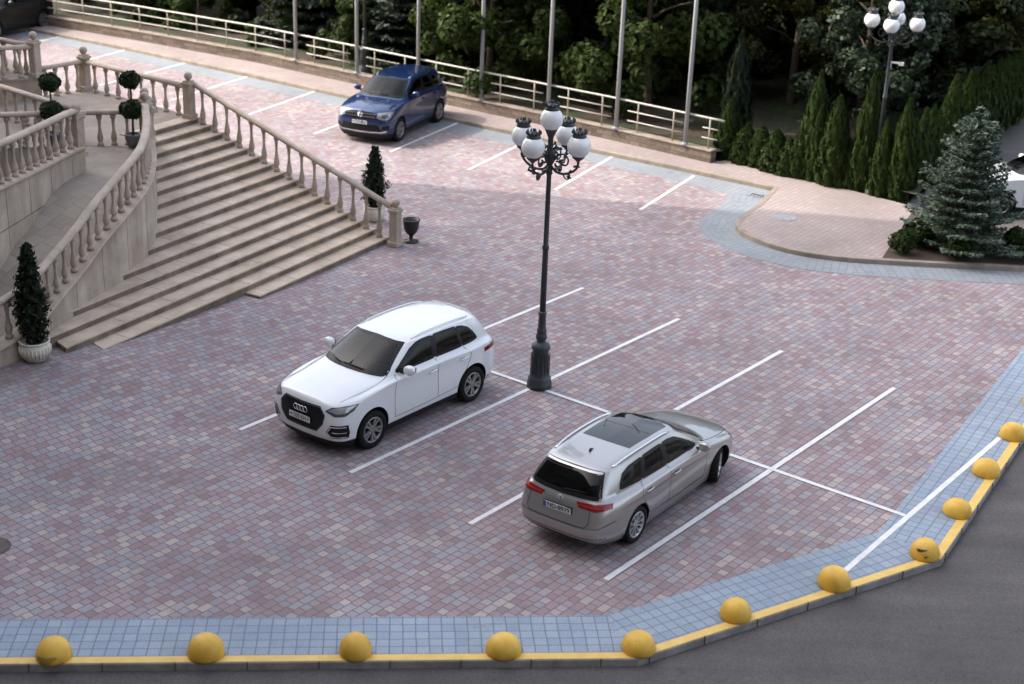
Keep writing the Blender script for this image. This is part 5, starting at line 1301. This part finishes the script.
def conifer_proto(H, R, z0, whorls, m, drop=.25, dens=1.0, strip=.13, vary=(.78, 1.10)):
    P, Q, S = [], [], []; mb = MB(); mb.tube([(0, 0, -.2), (0, 0, H * .5), (0, 0, H * .98)], [R * .055, R * .035, .01], 8)
    for i in range(whorls):
        u = i / (whorls - 1); z = z0 + (H * .97 - z0) * (u ** .9); Lw = R * (1 - u) ** .85 + .10; nb = int(6 + 7 * (1 - u))
        for k in range(nb):
            q = 2 * PI * (k + .5 * (i % 2)) / nb + rng.uniform(-.15, .15); L = Lw * rng.uniform(*vary)
            up = .15 + .5 * u - drop * (1 - u)
            nseg = max(3, int(L / .09)); d = Vector((math.cos(q), math.sin(q), 0)); sd = Vector((-d.y, d.x, 0))
            base = Vector((0, 0, z))
            mb.tube([base, base + d * L * .55 + Vector((0, 0, up * L * .55)), base + d * L * .97 + Vector((0, 0, up * L + .12 * L))], [.02 + .012 * (1 - u), .012, .004], 4, cap=False)
            for j in range(nseg):
                f_ = (j + .6) / nseg; hgt = up * L * f_ + (.12 * L * f_ ** 3 if True else 0)
                wd = L * .34 * (1 - f_ * .75) * (min(1, f_ * 3)) + .05
                nn = max(2, int(dens * (5 + 26 * wd)))
                for e in range(nn):
                    ls = rng.uniform(-1, 1) * wd; pp = base + d * (L * f_ - abs(ls) * .35) + sd * ls + Vector((0, 0, hgt - abs(ls) * .12 + rng.gauss(0, .018)))
                    P.append(pp); Q.append((rng.gauss(0, .45) - d.x * .1, rng.gauss(0, .45) - d.y * .1, 1.0)); S.append(strip * rng.uniform(.6, 1.2))
    return leaves_mesh('crown', np.array(P), np.array(Q), np.array(S), m, 2.6), mb.mesh('trunk', M_BARK)
def thuja_proto(H, R, n, m, seed=0):
    u = nrg.random(n) ** 1.25; q = nrg.random(n) * 2 * PI
    prof = np.interp(u, [0, .06, .25, .5, .75, .9, 1], [.75, .95, 1, .82, .52, .27, .03])
    lump = 1 + .16 * np.sin(q * 5 + u * 9 + seed) * np.cos(q * 3 - u * 14) + .10 * np.sin(q * 11 + u * 23)
    r = R * prof * lump * (.55 + .45 * nrg.random(n) ** .35)
    P = np.stack([r * np.cos(q), r * np.sin(q), u * H], 1)
    Q = np.stack([np.cos(q), np.sin(q), nrg.normal(size=n) * .15 + .05], 1) + nrg.normal(size=(n, 3)) * .35
    me = leaves_mesh('foliage', P, Q, .058 * nrg.uniform(.6, 1.4, n), m, 2.2)
    return me
def put(name, label, cat, parts, loc, rz=0, s=(1, 1, 1), group=None):
    t = thing(name, label, cat, loc, rz, group); t.scale = s
    for pn, me in parts: link_mesh(pn, me, t)
    return t

# --- blue spruce in its bed, and small round bushes
sp_me, sp_tr = conifer_proto(3.7, 1.6, .25, 16, M_SPRUCE, .22, 1.6, .068, vary=(.62, 1.18))
put('spruce_tree', 'blue spruce with layered branches in the planting bed on the right', 'tree', [('crown', sp_me), ('trunk', sp_tr)], (11.66, 38.05, .12), .4, (1, 1, 1))
P, Q = blobs_points([(0, 0, .30), (.1, .08, .36), (-.1, .02, .30), (.02, -.1, .28)], [.30, .25, .26, .25], [700, 500, 500, 500]); bush_me = leaves_mesh('foliage', P, Q, .06 * nrg.uniform(.6, 1.2, len(P)), M_THUJA, 2.0)
put('round_bush', 'small round evergreen bush at the left foot of the blue spruce', 'bush', [('foliage', bush_me)], (9.92, 37.25, .12), 0, (1, 1, 1.05), 'small round bushes under the spruce')
put('round_bush', 'round evergreen bush just behind the leftmost bush, against the spruce', 'bush', [('foliage', bush_me)], (10.45, 37.9, .12), 1.1, (1.25, 1.25, 1.15), 'small round bushes under the spruce')
put('round_bush', 'round bush tucked under the middle of the blue spruce near the kerb', 'bush', [('foliage', bush_me)], (11.3, 37.05, .12), 2.1, (1, 1, .95), 'small round bushes under the spruce')
put('round_bush', 'round bush at the right edge beyond the foot of the spruce', 'bush', [('foliage', bush_me)], (13.0, 37.7, .12), 3.3, (1.15, 1.15, 1.2), 'small round bushes under the spruce')
put('round_bush', 'low round bush at the right edge of the picture near the kerb', 'bush', [('foliage', bush_me)], (13.2, 37.0, .12), 4.3, (1, 1, 1), 'small round bushes under the spruce')

# --- thuja hedge
th = [thuja_proto(1, .5, 5200, M_THUJA, k) for k in range(3)]
def base_on(x, y): return (x, y, .40)
HG = []   # x, y, height, radius
for x, y, h, r in [(6.45, 46.3, 1.75, .42), (6.95, 45.65, 1.25, .47), (7.35, 45.3, 1.15, .45), (7.75, 44.85, 1.2, .46), (8.1, 44.5, 1.25, .45), (8.4, 44.25, 1.45, .42), (8.75, 44.35, 3.2, .52), (8.8, 43.95, 2.2, .36), (9.25, 43.65, 2.35, .48), (9.75, 43.3, 1.3, .36),
                   (10.05, 43.15, 3.6, .42), (10.45, 42.65, 2.0, .38), (10.95, 42.45, 2.6, .45), (11.35, 42.95, 2.7, .42), (11.75, 43.55, 2.8, .45), (12.15, 44.2, 2.9, .45), (12.5, 44.8, 3.0, .45), (12.9, 45.4, 3.1, .48), (13.2, 46.0, 3.2, .48), (13.6, 46.6, 2.9, .48), (13.95, 47.2, 3.1, .48), (14.3, 47.9, 2.9, .5), (14.7, 48.5, 3.0, .5), (15.05, 49.2, 2.8, .5), (15.4, 49.8, 3.0, .5), (15.85, 50.5, 2.8, .5), (16.3, 51.2, 2.9, .5), (16.8, 52.0, 2.8, .5), (17.3, 52.9, 3.0, .5), (17.8, 53.8, 2.8, .5)]:
    HG.append((x, y, h, r))
big = ['first', 'second', 'third', 'fourth', 'fifth', 'sixth', 'seventh', 'eighth', 'ninth', 'tenth', 'eleventh', 'twelfth', 'thirteenth', 'fourteenth', 'fifteenth', 'sixteenth', 'seventeenth', 'eighteenth', 'nineteenth', 'twentieth', 'twenty-first', 'twenty-second', 'twenty-third', 'twenty-fourth', 'twenty-fifth', 'twenty-sixth', 'twenty-seventh', 'twenty-eighth', 'twenty-ninth', 'thirtieth']
for i, (x, y, h, r) in enumerate(HG):
    kind = 'low rounded' if h < 1.6 else ('tall pointed' if h > 3.2 else 'medium pointed')
    put('thuja_shrub', '%s thuja, %s from the left end of the green hedge' % (kind, big[i]), 'thuja', [('foliage', th[i % 3])], (x, y, .10 if i < 18 else .3), i * 1.9, (2 * r * rng.uniform(.82, 1.12), 2 * r * rng.uniform(.82, 1.12), h * rng.uniform(.84, 1.10) * (.80 if i >= 13 else 1)), 'thujas of the hedge')

# --- trees beyond the railing
B1 = broad_tree_proto(7.5, 3.0, .5, 70, 17000, .175, M_LEAF)
B2 = broad_tree_proto(8.5, 3.3, .9, 64, 17000, .16, M_LEAFO, .2)
B3 = broad_tree_proto(8.0, 2.2, .4, 95, 19000, .14, M_LEAFS, .14)
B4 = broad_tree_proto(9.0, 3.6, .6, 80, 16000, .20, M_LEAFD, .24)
B5 = broad_tree_proto(3.0, 1.7, .1, 30, 7000, .12, M_LEAF, .07)
F1c = conifer_proto(7.5, 2.0, .3, 20, M_FIR, .25, .45, .20)
trees = [  # proto, x, y, rot, scale, label
 (B1, -1.2, 53.0, .3, .80, 'leafy green broadleaf tree behind the railing, right of the blue car'),
 (B1, 4.3, 51.2, 1.7, .92, 'big leafy broadleaf tree behind the two rightmost flagpoles'),
 (B1, 1.2, 55.5, 4.0, .95, 'broadleaf tree set back in the shade behind the middle of the railing'),
 (B2, 9.4, 52.8, .8, .85, 'olive green broadleaf tree hanging low behind the left part of the hedge'),
 (B3, 11.2, 49.8, 2.4, .95, 'slender tree with silvery leaves behind the hedge lamp'),
 (B2, 16.0, 56.5, 3.1, 1.0, 'olive leaved tree behind the tall end of the hedge'),
 (B4, 13.0, 57.0, .9, 1.0, 'dark broad tree in the shade between the silvery tree and the hedge end'),
 (B4, 6.5, 57.5, 2.2, 1.0, 'dark broad tree standing behind the big broadleaf tree on the right'),
 (B4, -4.0, 60.5, 5.1, .95, 'dark broad tree behind the blue car, beyond the firs'),
 (F1c, -4.3, 56.8, .5, .9, 'dark fir with pale tips behind the railing above the blue car'),
 (F1c, -8.6, 60.3, 1.5, .95, 'dark fir with pale tips behind the leftmost flagpole'),
 (F1c, -2.9, 57.6, 2.9, .8, 'smaller dark fir standing right of the fir above the blue car'),
 (B4, -11.6, 65.0, 1.0, .9, 'dark tree with a bare trunk left of the leftmost flagpole'),
 (B5, -13.4, 62.6, .4, .85, 'low leafy bush behind the railing at the upper left'),
 (B5, -16.0, 64.2, 2.0, .95, 'low leafy bush behind the railing near the black car'),
 (B5, -6.6, 57.2, 3.3, .75, 'low leafy bush beside the foot of the lamp behind the railing'),
 (B5, -9.9, 60.0, 4.4, .7, 'low leafy bush left of the leftmost flagpole'),
 (B4, -17.5, 69.0, 3.9, 1.0, 'dark tree in the far upper left behind the bushes'),
 (B4, 2.0, 63.5, .2, 1.1, 'far dark tree behind the middle flagpoles'),
 (B4, 9.5, 64.5, 1.2, 1.1, 'far dark tree behind the olive green tree'),
 (B4, 20.0, 63.5, 2.7, 1.1, 'far dark tree in the upper right corner'),
 (B4, -7.0, 68.0, 4.6, 1.1, 'far dark tree behind the firs, upper left of centre'),
 (B4, 15.0, 66.5, 5.5, 1.15, 'far dark tree at the top, right of the hedge lamp'),
 (B4, -13.0, 73.5, .6, 1.1, 'far dark tree at the top left behind the bare trunk'),
 (B4, -23.0, 74.5, 2.6, 1.1, 'farthest dark tree in the top left corner'),
 (B4, -1.5, 73.0, 1.9, 1.2, 'farthest dark tree at the top centre'),
 (B4, 6.0, 74.5, 3.6, 1.2, 'farthest dark tree at the top, right of centre'),
 (B4, 13.5, 77.0, .9, 1.2, 'farthest dark tree above the hedge lamp'),
 (B4, 24.0, 75.0, 4.9, 1.2, 'farthest dark tree beyond the upper right corner'),
]
for k, (pr, x, y, rz, s, lab) in enumerate(trees):
    put('fir_tree' if pr is F1c else ('leafy_bush' if pr is B5 else 'broadleaf_tree'), lab, 'bush' if pr is B5 else 'tree', [('crown', pr[0]), ('trunk', pr[1])], (x, y, .40), rz, (s, s, s * rng.uniform(.95, 1.08)), None)
# shaded undergrowth between the trunks
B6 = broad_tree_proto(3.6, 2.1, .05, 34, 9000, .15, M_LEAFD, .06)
und = [(-19.5, 66.8), (-14.8, 67.0), (-10.2, 63.2), (-7.6, 62.6), (-5.6, 59.2), (-2.2, 59.8), (.4, 58.6), (2.6, 58.2), (3.6, 55.2), (6.6, 53.8), (8.6, 57.0), (11.6, 54.6), (12.6, 51.8), (15.2, 54.4), (18.6, 59.0), (4.6, 61.5), (10.5, 60.0), (16.5, 61.5)]
und.sort(key=lambda q: q[0] / q[1])
for i, (x, y) in enumerate(und):
    s = rng.uniform(.8, 1.15)
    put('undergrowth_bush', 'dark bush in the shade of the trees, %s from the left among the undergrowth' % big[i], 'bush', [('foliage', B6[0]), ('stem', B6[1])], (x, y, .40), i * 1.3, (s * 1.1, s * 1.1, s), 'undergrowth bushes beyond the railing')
# slim dark conifers by the end of the railing
put('slim_conifer', 'tall slim dark conifer just past the right end of the railing', 'tree', [('foliage', thuja_proto(1, .5, 3000, M_CYP, 5))], (6.85, 47.9, .4), 0, (1.0, 1.0, 3.2))

# --- potted plants
def pot_mb(prof): mb = MB(); mb.lathe(prof, 28); return mb
def ball_tree(label, x, y, z, hs, pot_m, gq):
    t = thing('topiary_tree', label, 'potted plant', (x, y, z), gq, 'topiary ball trees on the terrace')
    pot_mb([(.12, 0), (.14, .02), (.175, .16), (.20, .29), (.21, .31), (.205, .34), (.18, .34), (.17, .29), (0, .29)]).build('pot', pot_m, t)
    mb = MB(); mb.tube([(0, 0, .3), (.012, .0, .9), (-.01, .01, hs[-1][0])], [.032, .026, .018], 8); mb.build('trunk', M_BARK, t)
    for zc, r in hs:
        P, Q = blobs_points([(0, 0, 0)], [r], [1700], .78); me = leaves_mesh('foliage_ball', P, Q, .05 * nrg.uniform(.6, 1.3, len(P)), M_BOX, 1.5); o = link_mesh('foliage_ball', me, t); o.location.z = zc
    return t
ball_tree('double ball topiary in a grey pot beside the steps at the ramp head', -9.5, 36.4, 2.352, [(.95, .27), (1.68, .24)], M_POTG, 0)
ball_tree('double ball topiary behind the inner curved balustrade at the left edge', -11.4, 36.2, 2.352, [(.88, .28), (1.58, .25)], M_POTG, 1)
def cone_plant(name, label, x, y, z, H, R, prof, pot_m, ribs=0, n=2600):
    t = thing(name, label, 'potted plant', (x, y, z)); ph = max(h for r, h in prof)
    mb = pot_mb(prof)
    if ribs:
        for i in range(ribs):
            q = 2 * PI * i / ribs; mb.tube([(.305 * math.cos(q) * .86, .305 * math.sin(q) * .86, .10), (.305 * math.cos(q) * 1.0, .305 * math.sin(q) * 1.0, .21), (.305 * math.cos(q), .305 * math.sin(q), .31)], .014, 5)
    mb.build('pot', pot_m, t)
    mb = MB(); mb.lathe([(max(r for r, h in prof) * .9, ph - .05), (0, ph - .03)], 20); mb.build('soil', M_SOIL, t)
    mb = MB(); mb.tube([(0, 0, ph - .1), (.01, 0, H * .5), (0, 0, H * .9)], [.035, .025, .006], 7); mb.build('trunk', M_BARK, t)
    # upright branch sprays
    P, Q, S = [], [], []; k = 70
    for i in range(k):
        u = (i + .5) / k; zz = ph + .03 + (H - ph) * u * .93; q = i * 2.39996; rr_ = R * np.interp(u, [0, .12, .35, .6, .85, 1], [.72, .95, 1, .72, .35, .05]) * rng.uniform(.8, 1.2)
        m_ = int(n / k); f_ = nrg.random(m_) ** .6
        px = np.cos(q) * rr_ * f_; py = np.sin(q) * rr_ * f_; pz = zz - .12 + (.16 + .10 * (1 - u)) * f_ ** 1.6
        P.append(np.stack([px, py, pz], 1) + nrg.normal(size=(m_, 3)) * np.array([.04, .04, .03]) * (1.2 - .4 * u)); Q.append(np.stack([np.full(m_, math.cos(q)), np.full(m_, math.sin(q)), np.full(m_, .3)], 1) + nrg.normal(size=(m_, 3)) * .5)
    P = np.vstack(P); Q = np.vstack(Q)
    link_mesh('foliage', leaves_mesh('foliage', P, Q, .05 * nrg.uniform(.6, 1.3, len(P)), M_CYP, 2.4), t)
    return t
BOWL = [(.17, 0), (.20, .03), (.27, .12), (.305, .22), (.305, .30), (.285, .37), (.275, .385), (.30, .40), (.30, .43), (.265, .43), (.255, .39), (0, .385)]
zp = gz(-9.36, 27.55)
cone_plant('potted_conifer', 'dark cone shaped conifer in a ribbed cream pot at the left foot of the stairs', -9.40, 27.62, zp, 2.5, .29, BOWL, M_POT, 26, 5200)
cone_plant('potted_conifer', 'dark cone shaped conifer standing behind the lower end of the right balustrade', -3.78, 38.62, .004, 2.05, .28, BOWL, M_POT, 0, 4400)
cone_plant('potted_conifer', 'dark potted plant on the raised terrace at the left edge', -14.7, 41.3, 2.985, 1.35, .34, BOWL, M_POTG, 0, 2000)
mb = MB(); mb.lathe([(.19, 0), (.19, .03), (.06, .06), (.045, .14), (.06, .18), (.13, .24), (.19, .36), (.205, .50), (.225, .58), (.23, .60), (.20, .60), (.185, .5), (0, .46)], 24)
o = mb.build('stone_urn', M_BLACK); o.location = (-2.68, 36.95, .004); tag(o, 'black goblet shaped urn on the paving next to the stair end post', 'urn')
